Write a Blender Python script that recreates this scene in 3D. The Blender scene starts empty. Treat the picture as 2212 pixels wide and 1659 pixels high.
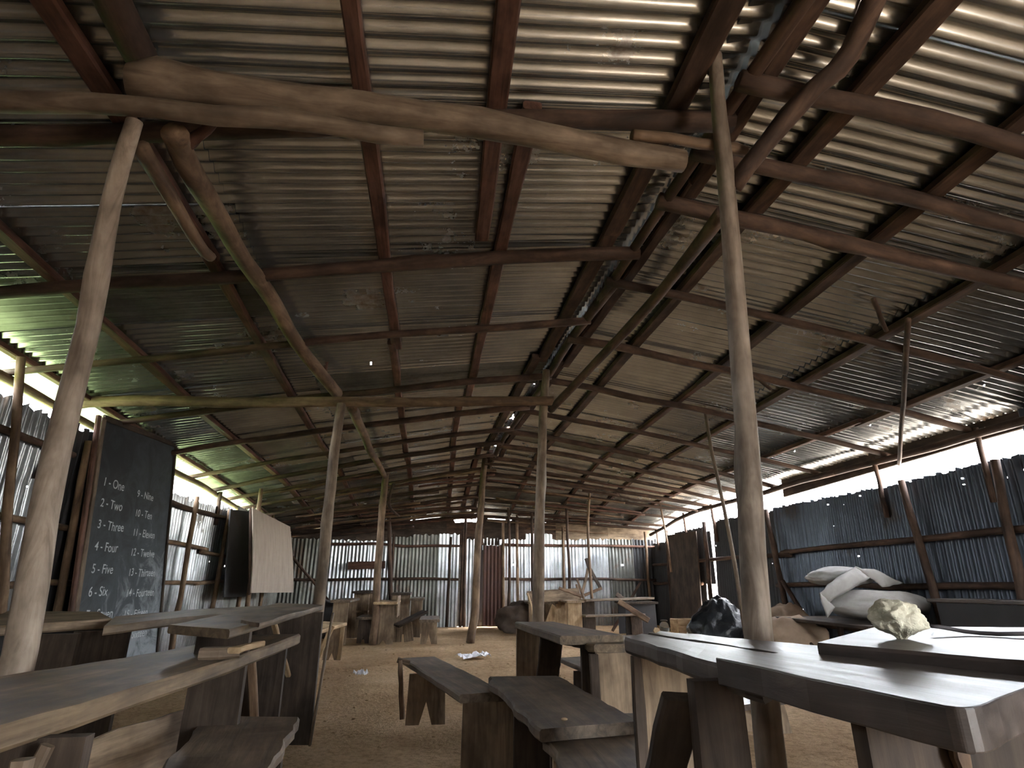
import bpy, bmesh, math, random
from mathutils import Vector, Matrix, noise
V = Vector
random.seed(11)
scene = bpy.context.scene
COL = scene.collection

# ------------------------------------------------------------------ camera
PSI, PIT, FPX, CH = math.radians(7.42), math.radians(19.63), 1200.0, 0.85
cd = bpy.data.cameras.new('camera')
cd.sensor_width = 36.0
cd.lens = 36.0 * FPX / 2212.0
cd.clip_start = 0.05
cam = bpy.data.objects.new('camera', cd)
cam.location = (0, 0, CH)
cam.rotation_euler = (math.pi / 2 + PIT, 0, -PSI)
COL.objects.link(cam)
scene.camera = cam

# ------------------------------------------------------------------ sky, sun, exposure
world = bpy.data.worlds.new('sky')
scene.world = world
world.use_nodes = True
wn = world.node_tree
wn.nodes.clear()
SUN_EL, SUN_AZ = math.radians(75), math.radians(70)      # azimuth from +Y (down the hall) towards +X (right)
sky = wn.nodes.new('ShaderNodeTexSky')
sky.sky_type = 'NISHITA'
sky.sun_disc = False
sky.sun_elevation = SUN_EL
sky.sun_rotation = SUN_AZ
sky.air_density = 1.0
sky.dust_density = 2.0
bg = wn.nodes.new('ShaderNodeBackground')
bg.inputs['Strength'].default_value = 0.42
wo = wn.nodes.new('ShaderNodeOutputWorld')
hs_ = wn.nodes.new('ShaderNodeHueSaturation'); hs_.inputs['Saturation'].default_value = .25
wn.links.new(sky.outputs[0], hs_.inputs['Color']); wn.links.new(hs_.outputs[0], bg.inputs[0])
wn.links.new(bg.outputs[0], wo.inputs[0])
sd = bpy.data.lights.new('sun', 'SUN')
sd.energy = 2.6
sd.angle = math.radians(0.6)
sd.color = (1.0, 0.95, 0.86)
sun = bpy.data.objects.new('sun', sd)
_dir = V((math.sin(SUN_AZ) * math.cos(SUN_EL), math.cos(SUN_AZ) * math.cos(SUN_EL), math.sin(SUN_EL)))
sun.rotation_euler = _dir.to_track_quat('Z', 'Y').to_euler()
sun.location = _dir * 30
COL.objects.link(sun)
vs = scene.view_settings
scene.display_settings.display_device = 'sRGB'
vs.view_transform = 'Standard'
vs.look = 'None'
vs.gamma = 1.0
vs.use_curve_mapping = False
vs.exposure = 5.1
scene.cycles.max_bounces = 14
scene.cycles.diffuse_bounces = 8
scene.cycles.glossy_bounces = 6
scene.cycles.sample_clamp_indirect = 8.0
scene.cycles.use_denoising = True

# ------------------------------------------------------------------ from the picture to the place
_F = V((math.sin(PSI) * math.cos(PIT), math.cos(PSI) * math.cos(PIT), math.sin(PIT)))
_R = V((math.cos(PSI), -math.sin(PSI), 0))
_U = _R.cross(_F)
C0 = V((0, 0, CH))
def ray(x, y): return _F + _R * ((x - 1106) / FPX) + _U * ((829.5 - y) / FPX)
def atZ(x, y, z):
    d = ray(x, y); return C0 + d * ((z - CH) / d.z)
def atY(x, y, Y):
    d = ray(x, y); return C0 + d * (Y / d.y)
def atX(x, y, X):
    d = ray(x, y); return C0 + d * (X / d.x)

# ------------------------------------------------------------------ shape of the roof
XL, XR = -3.35, 4.95
def ridge_x(Y): return min(1.35, max(0.6, 1.22 - .05 * (Y - 1.5)))
def ridge_z(Y): return 2.92 - (0.185 * (Y - 8.6) if Y > 8.6 else 0)
def eave_l(Y): return min(2.37 - .05 * (Y - 3.67), 2.45) - (.04 * (Y - 9) if Y > 9 else 0)
def eave_r(Y): return 2.2 - (.12 * (Y - 10.5) if Y > 10.5 else 0)
def zroof(X, Y):
    x = ridge_x(Y); zr = ridge_z(Y)
    if X < x: t = (x - X) / (x - XL); e = eave_l(Y)
    else: t = (X - x) / (XR - x); e = eave_r(Y)
    return zr - (zr - e) * (.8 * t + .2 * t * t)
def on_roof(x, y, off=0.0):
    d = ray(x, y); k = .3; last = None
    while k < 20:
        P = C0 + d * k
        if P.z >= zroof(P.x, P.y) - off: return P
        k += .004
    return P

# ------------------------------------------------------------------ materials
def new_mat(name):
    m = bpy.data.materials.new(name); m.use_nodes = True
    nt = m.node_tree; b = nt.nodes['Principled BSDF']
    return m, nt, b
def N(nt, t, **kw):
    n = nt.nodes.new(t)
    for k, v in kw.items():
        if k in n.inputs: n.inputs[k].default_value = v
        else: setattr(n, k, v)
    return n
def ramp(nt, fac, stops):
    r = nt.nodes.new('ShaderNodeValToRGB')
    el = r.color_ramp.elements
    while len(el) < len(stops): el.new(.5)
    for e, (p, c) in zip(el, stops): e.position = p; e.color = (*c, 1)
    nt.links.new(fac, r.inputs[0]); return r
def objco(nt, scale, jitter=True):
    tc = nt.nodes.new('ShaderNodeTexCoord')
    mp = nt.nodes.new('ShaderNodeMapping'); mp.inputs['Scale'].default_value = scale
    nt.links.new(tc.outputs['Object'], mp.inputs[0])
    if jitter:
        oi = nt.nodes.new('ShaderNodeObjectInfo')
        mu = N(nt, 'ShaderNodeMath', operation='MULTIPLY'); mu.inputs[1].default_value = 57.0
        nt.links.new(oi.outputs['Random'], mu.inputs[0])
        nt.links.new(mu.outputs[0], mp.inputs['Location'])
    return mp
def mixc(nt, fac, a, b, mode='MIX'):
    m = nt.nodes.new('ShaderNodeMix'); m.data_type = 'RGBA'; m.blend_type = mode
    for s, v in ((0, fac), (6, a), (7, b)):
        if isinstance(v, (int, float)): m.inputs[s].default_value = v
        elif isinstance(v, tuple): m.inputs[s].default_value = (*v, 1)
        else: nt.links.new(v, m.inputs[s])
    return m.outputs[2]
def randmul(nt, col, lo, hi):
    oi = nt.nodes.new('ShaderNodeObjectInfo')
    mr = nt.nodes.new('ShaderNodeMapRange')
    mr.inputs[3].default_value = lo; mr.inputs[4].default_value = hi
    nt.links.new(oi.outputs['Random'], mr.inputs[0])
    return mixc(nt, 1.0, col, mr.outputs[0], 'MULTIPLY')

def wood(name, dark, mid, light, rough=.7, grain=16, bump=.35, spec=.3, lo=.8, hi=1.15, stain=None):
    m, nt, b = new_mat(name)
    mp = objco(nt, (1.3, grain, grain))
    n1 = N(nt, 'ShaderNodeTexNoise', Scale=2.2, Detail=7, Roughness=.62, Distortion=.6)
    nt.links.new(mp.outputs[0], n1.inputs['Vector'])
    c = ramp(nt, n1.outputs[0], [(.28, dark), (.5, mid), (.75, light)]).outputs[0]
    mp2 = objco(nt, (2.2, 3.5, 3.5))
    n2 = N(nt, 'ShaderNodeTexNoise', Scale=1.6, Detail=4, Roughness=.6)
    nt.links.new(mp2.outputs[0], n2.inputs['Vector'])
    st = ramp(nt, n2.outputs[0], [(.38, stain or tuple(x * .55 for x in mid)), (.62, (1, 1, 1))])
    c = mixc(nt, .6, c, st.outputs[0], 'MULTIPLY')
    c = randmul(nt, c, lo, hi)
    nt.links.new(c, b.inputs['Base Color'])
    rr = nt.nodes.new('ShaderNodeMapRange'); rr.inputs[3].default_value = rough - .14; rr.inputs[4].default_value = rough + .14
    nt.links.new(n1.outputs[0], rr.inputs[0]); nt.links.new(rr.outputs[0], b.inputs['Roughness'])
    b.inputs['Specular IOR Level'].default_value = spec
    bp = N(nt, 'ShaderNodeBump', Strength=bump, Distance=.006)
    nt.links.new(n1.outputs[0], bp.inputs['Height']); nt.links.new(bp.outputs[0], b.inputs['Normal'])
    return m
M = {}
M['desk'] = wood('desk_wood', (.07, .047, .027), (.15, .103, .060), (.25, .18, .108), rough=.6, spec=.32)
M['desk_shiny'] = wood('polished_desk_wood', (.045, .034, .030), (.085, .066, .056), (.14, .11, .095), rough=.42, spec=.5, bump=.2)
M['bench'] = wood('bench_wood', (.08, .055, .036), (.165, .12, .082), (.26, .195, .135), rough=.6, spec=.32)
M['panel'] = wood('panel_wood', (.12, .085, .055), (.25, .18, .118), (.37, .275, .185), rough=.75)
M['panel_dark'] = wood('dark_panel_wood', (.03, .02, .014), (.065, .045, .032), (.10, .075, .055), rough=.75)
M['pale'] = wood('pale_wood', (.28, .19, .11), (.45, .32, .19), (.58, .44, .28), rough=.7)
M['pole'] = wood('stripped_pole', (.10, .058, .034), (.20, .128, .078), (.30, .20, .125), rough=.75, grain=10)
M['post'] = wood('pale_post', (.15, .11, .08), (.30, .235, .18), (.42, .345, .275), rough=.7, grain=10)
M['pole_grey'] = wood('grey_pole', (.10, .066, .042), (.20, .145, .10), (.30, .225, .16), rough=.7, grain=10)
M['rafter'] = wood('rough_rafter', (.035, .02, .014), (.085, .05, .034), (.14, .085, .058), rough=.8, grain=8)
M['purlin'] = wood('sawn_purlin', (.07, .034, .022), (.145, .072, .05), (.21, .11, .078), rough=.75)
M['ply'] = wood('plywood', (.33, .265, .215), (.40, .33, .27), (.47, .39, .32), rough=.8, grain=9, bump=.08, stain=(.88, .88, .88))

def metal(name, base, dark, rust, rustamt, rough=.38, lo=.75, hi=1.15, metallic=.85):
    m, nt, b = new_mat(name)
    mp = objco(nt, (1, 1, 1))
    n1 = N(nt, 'ShaderNodeTexNoise', Scale=3.0, Detail=6, Roughness=.65)
    nt.links.new(mp.outputs[0], n1.inputs['Vector'])
    c = ramp(nt, n1.outputs[0], [(.3, dark), (.65, base)]).outputs[0]
    c = randmul(nt, c, lo, hi)
    n2 = N(nt, 'ShaderNodeTexNoise', Scale=1.7, Detail=9, Roughness=.7)
    nt.links.new(mp.outputs[0], n2.inputs['Vector'])
    f = ramp(nt, n2.outputs[0], [(.66 - rustamt * .5, (0, 0, 0)), (.76 - rustamt * .35, (1, 1, 1))]).outputs[0]
    c = mixc(nt, f, c, rust)
    nt.links.new(c, b.inputs['Base Color'])
    mt = N(nt, 'ShaderNodeMapRange'); mt.inputs[3].default_value = metallic; mt.inputs[4].default_value = .1
    nt.links.new(f, mt.inputs[0]); nt.links.new(mt.outputs[0], b.inputs['Metallic'])
    ro = N(nt, 'ShaderNodeMapRange'); ro.inputs[3].default_value = rough; ro.inputs[4].default_value = .8
    nt.links.new(f, ro.inputs[0]); nt.links.new(ro.outputs[0], b.inputs['Roughness'])
    bp = N(nt, 'ShaderNodeBump', Strength=.25, Distance=.004)
    nt.links.new(n1.outputs[0], bp.inputs['Height']); nt.links.new(bp.outputs[0], b.inputs['Normal'])
    return m
M['roof'] = metal('zinc_roof_sheet', (.45, .455, .445), (.29, .295, .285), (.16, .10, .06), .10, rough=.26)
M['zinc'] = metal('bright_zinc_sheet', (.62, .64, .66), (.36, .38, .39), (.20, .13, .09), .08, rough=.30)
M['zinc_wall'] = metal('weathered_zinc_sheet', (.42, .43, .44), (.17, .18, .18), (.16, .11, .08), .12, rough=.30, lo=.6, hi=1.05)
M['zinc_dull'] = metal('dull_zinc_sheet', (.24, .24, .22), (.13, .13, .115), (.14, .09, .06), .2, rough=.5)
M['backlit_sheet'] = metal('backlit_blue_grey_sheet', (.075, .088, .11), (.045, .052, .068), (.05, .04, .035), .15, rough=.42, metallic=.6)  # backlit shade of the right wall put into the dark base colour
M['rusty'] = metal('rusty_sheet', (.075, .034, .028), (.05, .026, .022), (.09, .04, .026), .45, rough=.6, metallic=.3)
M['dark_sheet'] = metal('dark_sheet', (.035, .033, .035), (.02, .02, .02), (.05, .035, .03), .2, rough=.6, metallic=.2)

def simple(name, c1, c2, scale=6, rough=.8, bump=.3, spec=.3, dist=.01, detail=6):
    m, nt, b = new_mat(name)
    mp = objco(nt, (1, 1, 1), False)
    n1 = N(nt, 'ShaderNodeTexNoise', Scale=scale, Detail=detail, Roughness=.65)
    nt.links.new(mp.outputs[0], n1.inputs['Vector'])
    c = ramp(nt, n1.outputs[0], [(.3, c1), (.7, c2)])
    nt.links.new(c.outputs[0], b.inputs['Base Color'])
    b.inputs['Roughness'].default_value = rough
    b.inputs['Specular IOR Level'].default_value = spec
    bp = N(nt, 'ShaderNodeBump', Strength=bump, Distance=dist)
    nt.links.new(n1.outputs[0], bp.inputs['Height']); nt.links.new(bp.outputs[0], b.inputs['Normal'])
    return m
M['stone'] = simple('pale_stone', (.36, .33, .24), (.66, .62, .48), 14, .9, .8, dist=.02)
M['sack'] = simple('woven_sack', (.26, .25, .235), (.40, .385, .365), 5, .8, .25)
M['sack_brown'] = simple('brown_sack', (.24, .17, .12), (.36, .26, .19), 5, .9, .4)
M['sack_dark'] = simple('dark_sack', (.055, .04, .032), (.11, .08, .06), 5, .9, .4)
M['black_plastic'] = simple('black_plastic', (.006, .007, .008), (.013, .015, .018), 9, .3, .5, .4, dist=.03)
M['iron'] = simple('dark_iron', (.03, .026, .03), (.06, .05, .05), 20, .6, .2)
M['paper'] = simple('white_paper', (.78, .78, .84), (.88, .88, .92), 4, .8, .05)
M['chalk'] = simple('chalk', (.30, .32, .33), (.50, .52, .53), 60, .95, .1)
M['glass_jar'], _nt, _b = new_mat('glass_jar')
_b.inputs['Base Color'].default_value = (.75, .8, .78, 1); _b.inputs['Roughness'].default_value = .1
_b.inputs['Transmission Weight'].default_value = .85
M['plaster'] = simple('whitewashed_wall', (.70, .68, .64), (.82, .80, .77), 3, .9, .1)
M['grass'] = simple('green_grass', (.11, .16, .06), (.22, .28, .13), 9, .9, .6, dist=.03)
M['leaf'] = simple('hedge_leaves', (.05, .13, .02), (.14, .28, .05), 14, .7, .3)

def make_dirt():
    m, nt, b = new_mat('dirt_floor')
    mp = objco(nt, (1, 1, 1), False)
    n1 = N(nt, 'ShaderNodeTexNoise', Scale=1.1, Detail=8, Roughness=.65)
    n2 = N(nt, 'ShaderNodeTexNoise', Scale=26, Detail=6, Roughness=.7)
    n3 = N(nt, 'ShaderNodeTexNoise', Scale=120, Detail=3, Roughness=.7)
    for n in (n1, n2, n3): nt.links.new(mp.outputs[0], n.inputs['Vector'])
    c = ramp(nt, n1.outputs[0], [(.3, (.46, .30, .165)), (.5, (.64, .44, .26)), (.7, (.76, .55, .35))]).outputs[0]
    f = ramp(nt, n2.outputs[0], [(.35, (.5, .46, .42)), (.55, (1, 1, 1))]).outputs[0]
    c = mixc(nt, .65, c, f, 'MULTIPLY')
    nt.links.new(c, b.inputs['Base Color']); b.inputs['Roughness'].default_value = .95
    b.inputs['Specular IOR Level'].default_value = .1
    ad = N(nt, 'ShaderNodeMath', operation='MULTIPLY_ADD'); ad.inputs[1].default_value = .35
    nt.links.new(n3.outputs[0], ad.inputs[0]); nt.links.new(n2.outputs[0], ad.inputs[2])
    bp = N(nt, 'ShaderNodeBump', Strength=1.0, Distance=.05)
    nt.links.new(ad.outputs[0], bp.inputs['Height']); nt.links.new(bp.outputs[0], b.inputs['Normal'])
    return m
M['dirt'] = make_dirt()
M['sand'] = simple('pale_sandy_ground', (.18, .16, .135), (.26, .235, .205), 5, .95, .4)

def make_board():
    m, nt, b = new_mat('blackboard_paint')
    tc = nt.nodes.new('ShaderNodeTexCoord')
    mp = N(nt, 'ShaderNodeMapping'); nt.links.new(tc.outputs['Object'], mp.inputs[0])
    n1 = N(nt, 'ShaderNodeTexNoise', Scale=3.5, Detail=8, Roughness=.7, Distortion=1.2)
    nt.links.new(mp.outputs[0], n1.inputs['Vector'])
    # wiped chalk dust: thicker on the lower right of the board
    sx = nt.nodes.new('ShaderNodeSeparateXYZ'); nt.links.new(tc.outputs['Object'], sx.inputs[0])
    hx = N(nt, 'ShaderNodeMapRange'); hx.inputs[1].default_value = 1.65; hx.inputs[2].default_value = .25
    hx.inputs[3].default_value = 0; hx.inputs[4].default_value = .32
    nt.links.new(sx.outputs[0], hx.inputs[0])
    hy = N(nt, 'ShaderNodeMapRange'); hy.inputs[1].default_value = .2; hy.inputs[2].default_value = 1.1
    hy.inputs[3].default_value = 0; hy.inputs[4].default_value = .18
    nt.links.new(sx.outputs[1], hy.inputs[0])
    a = N(nt, 'ShaderNodeMath', operation='ADD'); nt.links.new(hx.outputs[0], a.inputs[0]); nt.links.new(n1.outputs[0], a.inputs[1])
    a2 = N(nt, 'ShaderNodeMath', operation='ADD'); nt.links.new(a.outputs[0], a2.inputs[0]); nt.links.new(hy.outputs[0], a2.inputs[1])
    c = ramp(nt, a2.outputs[0], [(.5, (.010, .012, .014)), (.8, (.035, .044, .05)), (1.05, (.20, .22, .235))])
    nt.links.new(c.outputs[0], b.inputs['Base Color']); b.inputs['Roughness'].default_value = .7
    return m
M['board'] = make_board()

# ------------------------------------------------------------------ object helpers
W = {}
def link(name, me, mw, mat, parent=None, smooth=False):
    o = bpy.data.objects.new(name, me); COL.objects.link(o)
    if mat is not None and not me.materials: me.materials.append(M[mat] if isinstance(mat, str) else mat)
    if parent is not None:
        o.parent = parent
        o.matrix_local = W[parent.name].inverted() @ mw
    else: o.matrix_world = mw
    W[o.name] = mw.copy()
    if smooth:
        me.polygons.foreach_set('use_smooth', [True] * len(me.polygons))
    return o
def tag(o, label=None, cat=None, group=None, kind=None):
    if label: o['label'] = label
    if cat: o['category'] = cat
    if group: o['group'] = group
    if kind: o['kind'] = kind
    return o
def thing(name, label, cat, base, group=None):
    o = bpy.data.objects.new(name, None); o.empty_display_size = .1
    COL.objects.link(o); o.location = base
    W[o.name] = Matrix.Translation(V(base))
    return tag(o, label, cat, group)
def structure(name, base=(0, 0, 0)):
    o = bpy.data.objects.new(name, None); COL.objects.link(o); o.location = base
    W[o.name] = Matrix.Translation(V(base)); o['kind'] = 'structure'
    return o
def frame(o, x, yhint):
    x = V(x).normalized(); z = x.cross(V(yhint)).normalized(); y = z.cross(x)
    m = Matrix((x, y, z)).transposed().to_4x4(); m.translation = V(o)
    return m
def rnd(a): return random.uniform(-a, a)

def slab(name, A, B, Cc, D, t, mat, parent=None, segs=10, jit=.004, bow=0.0, ragged=0.0, up=None, wseg=2):
    """A plank: A->B and D->C are its long edges on the face side, t its thickness behind that face."""
    A, B, Cc, D = V(A), V(B), V(Cc), V(D)
    mw = frame(A, B - A, D - A)
    inv = mw.inverted()
    n = mw.col[2].to_3d()
    flip = 1 if (up is None or n.dot(V(up)) > 0) else -1
    a, b, c, d = (inv @ q for q in (A, B, Cc, D))
    bm = bmesh.new(); rows = []
    ch = min(t * .22, .008)
    ph = random.uniform(0, 99)
    for i in range(segs + 1):
        u = i / segs
        l = a.lerp(b, u); r = d.lerp(c, u)
        e1 = jit * noise.noise(V((u * 7 + ph, 1.3, 0))) * 2 + ragged * min(0, noise.noise(V((u * 5 + ph, 7.7, 0)))) * 2
        e2 = jit * noise.noise(V((u * 7 + ph, 5.1, 3))) * 2
        l = V((l.x + rnd(jit * .6), l.y + e1, l.z)); r = V((r.x + rnd(jit * .6), r.y - e2, r.z))
        zb = flip * bow * math.sin(math.pi * u)
        rc = []
        fr = [0] + [k / wseg for k in range(1, wseg)] + [1]
        top = []; w = r - l; wl = max(w.length, 1e-6)
        for k, f in enumerate(fr):
            q = l + w * f
            zz = zb + rnd(jit * .25)
            if f == 0: q = l + w * (ch / wl); 
            if f == 1: q = r - w * (ch / wl)
            top.append(V((q.x, q.y, q.z + zz)))
        bot = [V((q.x, q.y, q.z - flip * t)) for q in top]
        s1 = [V((l.x, l.y, l.z + zb - flip * ch)), V((l.x, l.y, l.z + zb - flip * (t - ch)))]
        s2 = [V((r.x, r.y, r.z + zb - flip * (t - ch))), V((r.x, r.y, r.z + zb - flip * ch))]
        ring = top + [s2[1], s2[0]] + bot[::-1] + [s1[1], s1[0]]
        rows.append([bm.verts.new(q) for q in ring])
    nr = len(rows[0])
    for i in range(segs):
        for k in range(nr):
            bm.faces.new((rows[i][k], rows[i][(k + 1) % nr], rows[i + 1][(k + 1) % nr], rows[i + 1][k]))
    bm.faces.new(rows[0]); bm.faces.new(rows[-1])
    bmesh.ops.recalc_face_normals(bm, faces=bm.faces)
    me = bpy.data.meshes.new(name); bm.to_mesh(me); bm.free()
    return link(name, me, mw, mat, parent)

def plank(name, p0, p1, side, w, t, mat, parent=None, **kw):
    """Straight plank on the centre line p0->p1; side = direction across its face."""
    p0, p1 = V(p0), V(p1); x = (p1 - p0).normalized(); s = V(side); s = (s - x * s.dot(x)).normalized() * (w / 2)
    n = x.cross(s).normalized() * (t / 2)
    return slab(name, p0 - s + n, p1 - s + n, p1 + s + n, p0 + s + n, t, mat, parent, up=n, **kw)

def prism(name, O, xax, yax, outline, t, mat, parent=None):
    """Flat board with any outline (x along the grain), t thick, centred on its plane."""
    mw = frame(O, xax, yax)
    bm = bmesh.new()
    f = [bm.verts.new((x, y, t / 2)) for x, y in outline]; g = [bm.verts.new((x, y, -t / 2)) for x, y in outline]
    n = len(f)
    bm.faces.new(f); bm.faces.new(g[::-1])
    for i in range(n): bm.faces.new((f[i], g[i], g[(i + 1) % n], f[(i + 1) % n]))
    bmesh.ops.recalc_face_normals(bm, faces=bm.faces)
    bmesh.ops.triangulate(bm, faces=[q for q in bm.faces if len(q.verts) > 4])
    me = bpy.data.meshes.new(name); bm.to_mesh(me); bm.free()
    return link(name, me, mw, mat, parent)

def pole(name, pts, r0, r1, mat, parent=None, segs=None, sides=9, wob=.25, knots=3):
    """A rough round pole through pts, radius r0 to r1."""
    pts = [V(p) for p in pts]
    L = sum((b - a).length for a, b in zip(pts, pts[1:]))
    mw = frame(pts[0], pts[-1] - pts[0], V((0, 0, 1)) if abs((pts[-1] - pts[0]).normalized().z) < .9 else V((0, 1, 0)))
    inv = mw.inverted()
    lp = [inv @ p for p in pts]
    segs = segs or max(8, min(26, int(L / .16)))
    kn = [(random.random(), random.uniform(0, 6.28)) for _ in range(knots)]
    ph = random.uniform(0, 50)
    bm = bmesh.new(); rows = []
    for i in range(segs + 1):
        u = i / segs; s = u * (len(lp) - 1); k = min(int(s), len(lp) - 2); ft = s - k
        if len(lp) > 2:
            p0 = lp[max(k - 1, 0)]; p1 = lp[k]; p2 = lp[k + 1]; p3 = lp[min(k + 2, len(lp) - 1)]
            c = .5 * ((2 * p1) + (p2 - p0) * ft + (2 * p0 - 5 * p1 + 4 * p2 - p3) * ft ** 2 + (3 * p1 - p0 - 3 * p2 + p3) * ft ** 3)
        else: c = lp[k].lerp(lp[k + 1], ft)
        r = r0 + (r1 - r0) * u
        e = min(1, 6 * u, 6 * (1 - u))
        c = c + V((0, noise.noise(V((u * 4 + ph, 0, 0))), noise.noise(V((u * 4 + ph, 9, 0))))) * r * wob * e * 1.6
        ring = []
        for j in range(sides):
            a = 2 * math.pi * j / sides
            rr = r * (1 + wob * .45 * noise.noise(V((u * L * 3 + ph, math.cos(a), math.sin(a)))))
            for (ku, ka) in kn:
                d = abs(u - ku) * L
                if d < r * 1.3:
                    rr += r * .45 * max(0, math.cos(a - ka)) ** 3 * (1 - d / (r * 1.3))
            ring.append(bm.verts.new((c.x, c.y + rr * math.cos(a), c.z + rr * math.sin(a))))
        rows.append(ring)
    for i in range(segs):
        for j in range(sides):
            bm.faces.new((rows[i][j], rows[i][(j + 1) % sides], rows[i + 1][(j + 1) % sides], rows[i + 1][j]))
    bm.faces.new(rows[0][::-1]); bm.faces.new(rows[-1])
    bmesh.ops.recalc_face_normals(bm, faces=bm.faces)
    me = bpy.data.meshes.new(name); bm.to_mesh(me); bm.free()
    o = link(name, me, mw, mat, parent, smooth=True)
    return o

PITCH, AMP = .076, .0145
def corrugated(name, fn, width, vs_, mat, parent, holes=(), jag=0.0, spw=6, dent=0.0, amp=AMP):
    """Corrugated sheet: fn(u, v) -> (point, normal); waves run across u, straight along v."""
    nu = max(6, int(round(width / PITCH * spw)))
    us = [width * i / nu for i in range(nu + 1)]
    vv = set(vs_)
    hl = []
    for (hu, hv, hs) in holes:
        vv.update((hv - hs / 2, hv + hs / 2)); hl.append((hu, hv, hs))
    vv = sorted(vv)
    ph = random.uniform(0, 50); bm = bmesh.new(); g = []
    for u in us:
        j = jag * noise.noise(V((u * 14 + ph, 0, 0))) if jag else 0
        col = []
        for v in vv:
            vj = v + (j if v == vv[-1] else 0)
            P, nrm = fn(u, vj)
            a = amp * math.sin(2 * math.pi * u / PITCH)
            dd = dent * noise.noise(V((u * 2.3 + ph, vj * 2.1, 4)))
            dd += dent * .5 * noise.noise(V((u * 7 + ph, vj * 5, 9)))
            col.append(bm.verts.new(P + nrm * (a + dd)))
        g.append(col)
    for i in range(nu):
        um = (us[i] + us[i + 1]) / 2
        for k in range(len(vv) - 1):
            vm = (vv[k] + vv[k + 1]) / 2
            if any(abs(vm - hv) < hs / 2 and abs(um - hu) < max(hs / 2, width / nu * .51) for hu, hv, hs in hl): continue
            bm.faces.new((g[i][k], g[i + 1][k], g[i + 1][k + 1], g[i][k + 1]))
    o = g[0][0].co.copy()
    for v in bm.verts: v.co -= o
    me = bpy.data.meshes.new(name); bm.to_mesh(me); bm.free()
    return link(name, me, Matrix.Translation(o), mat, parent, smooth=True)

def blob(name, centre, size, mat, parent=None, seed=0, rough=.25, freq=1.6, flat=.0, sub=4, rot=0.0, fine=.0, shape=None):
    bm = bmesh.new(); bmesh.ops.create_icosphere(bm, subdivisions=sub, radius=1)
    for v in bm.verts:
        d = v.co.normalized()
        r = 1 + rough * noise.noise(d * freq + V((seed * 7.1, seed, 0))) + rough * .5 * noise.noise(d * freq * 2.7 + V((seed, 3, seed))) \
            + fine * noise.noise(d * freq * 9 + V((seed, 1, 2)))
        q = d * r
        if shape: q = shape(q)
        if flat and q.z < -flat: q.z = -flat
        v.co = V((q.x * size[0], q.y * size[1], q.z * size[2]))
    me = bpy.data.meshes.new(name); bm.to_mesh(me); bm.free()
    mw = Matrix.Translation(V(centre)) @ Matrix.Rotation(rot, 4, 'Z')
    return link(name, me, mw, mat, parent, smooth=True)

exec_parts = []

# ================================================================== SETTING
Y0, Y1 = -2.4, 12.35
XWL, XWR = -3.1, 4.7
def lin(a, b, n): return [a + (b - a) * i / n for i in range(n + 1)]

# ---- dirt floor inside
def grid_ground(name, x0, x1, y0, y1, step, hf, mat):
    bm = bmesh.new(); nx = int((x1 - x0) / step); ny = int((y1 - y0) / step)
    g = [[bm.verts.new((x0 + (x1 - x0) * i / nx, y0 + (y1 - y0) * j / ny, 0)) for j in range(ny + 1)] for i in range(nx + 1)]
    for c in g:
        for v in c: v.co.z = hf(v.co.x, v.co.y)
    for i in range(nx):
        for j in range(ny): bm.faces.new((g[i][j], g[i + 1][j], g[i + 1][j + 1], g[i][j + 1]))
    me = bpy.data.meshes.new(name); bm.to_mesh(me); bm.free()
    o = link(name, me, Matrix.Identity(4), mat, smooth=True); o['kind'] = 'structure'; return o
def floor_h(x, y):
    h = .010 * noise.noise(V((x * 1.3, y * 1.3, 0))) + .006 * noise.noise(V((x * 5, y * 5, 2))) - .012
    led = 6.75 + .25 * noise.noise(V((x * 1.5, 0, 7)))           # the worn step across the floor
    k = min(1, max(0, (led - y) / .10))
    if x < 1.2: h -= .03 * k * min(1, (1.2 - x) / .5)
    return h
grid_ground('floor', -3.3, 4.95, Y0 - .1, Y1 + .1, .075, floor_h, 'dirt')

# ---- ground outside
def ring_ground():
    bm = bmesh.new()
    def quad(x0, x1, y0, y1, z=-.05): bm.faces.new([bm.verts.new(p) for p in ((x0, y0, z), (x1, y0, z), (x1, y1, z), (x0, y1, z))])
    quad(-3.3, 4.95, -40, Y0 - .1); quad(-3.3, 4.95, Y1 + .1, 60); quad(4.95, 60, -40, 60)
    me = bpy.data.meshes.new('ground'); bm.to_mesh(me); bm.free()
    o = link('ground', me, Matrix.Identity(4), 'sand'); o['kind'] = 'structure'
ring_ground()
def lawn():
    bm = bmesh.new(); bm.faces.new([bm.verts.new(p) for p in ((-60, -40, -.04), (-3.3, -40, -.04), (-3.3, 60, -.04), (-60, 60, -.04))])
    me = bpy.data.meshes.new('lawn'); bm.to_mesh(me); bm.free()
    o = link('lawn', me, Matrix.Identity(4), 'grass'); o['kind'] = 'structure'
lawn()

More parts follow.
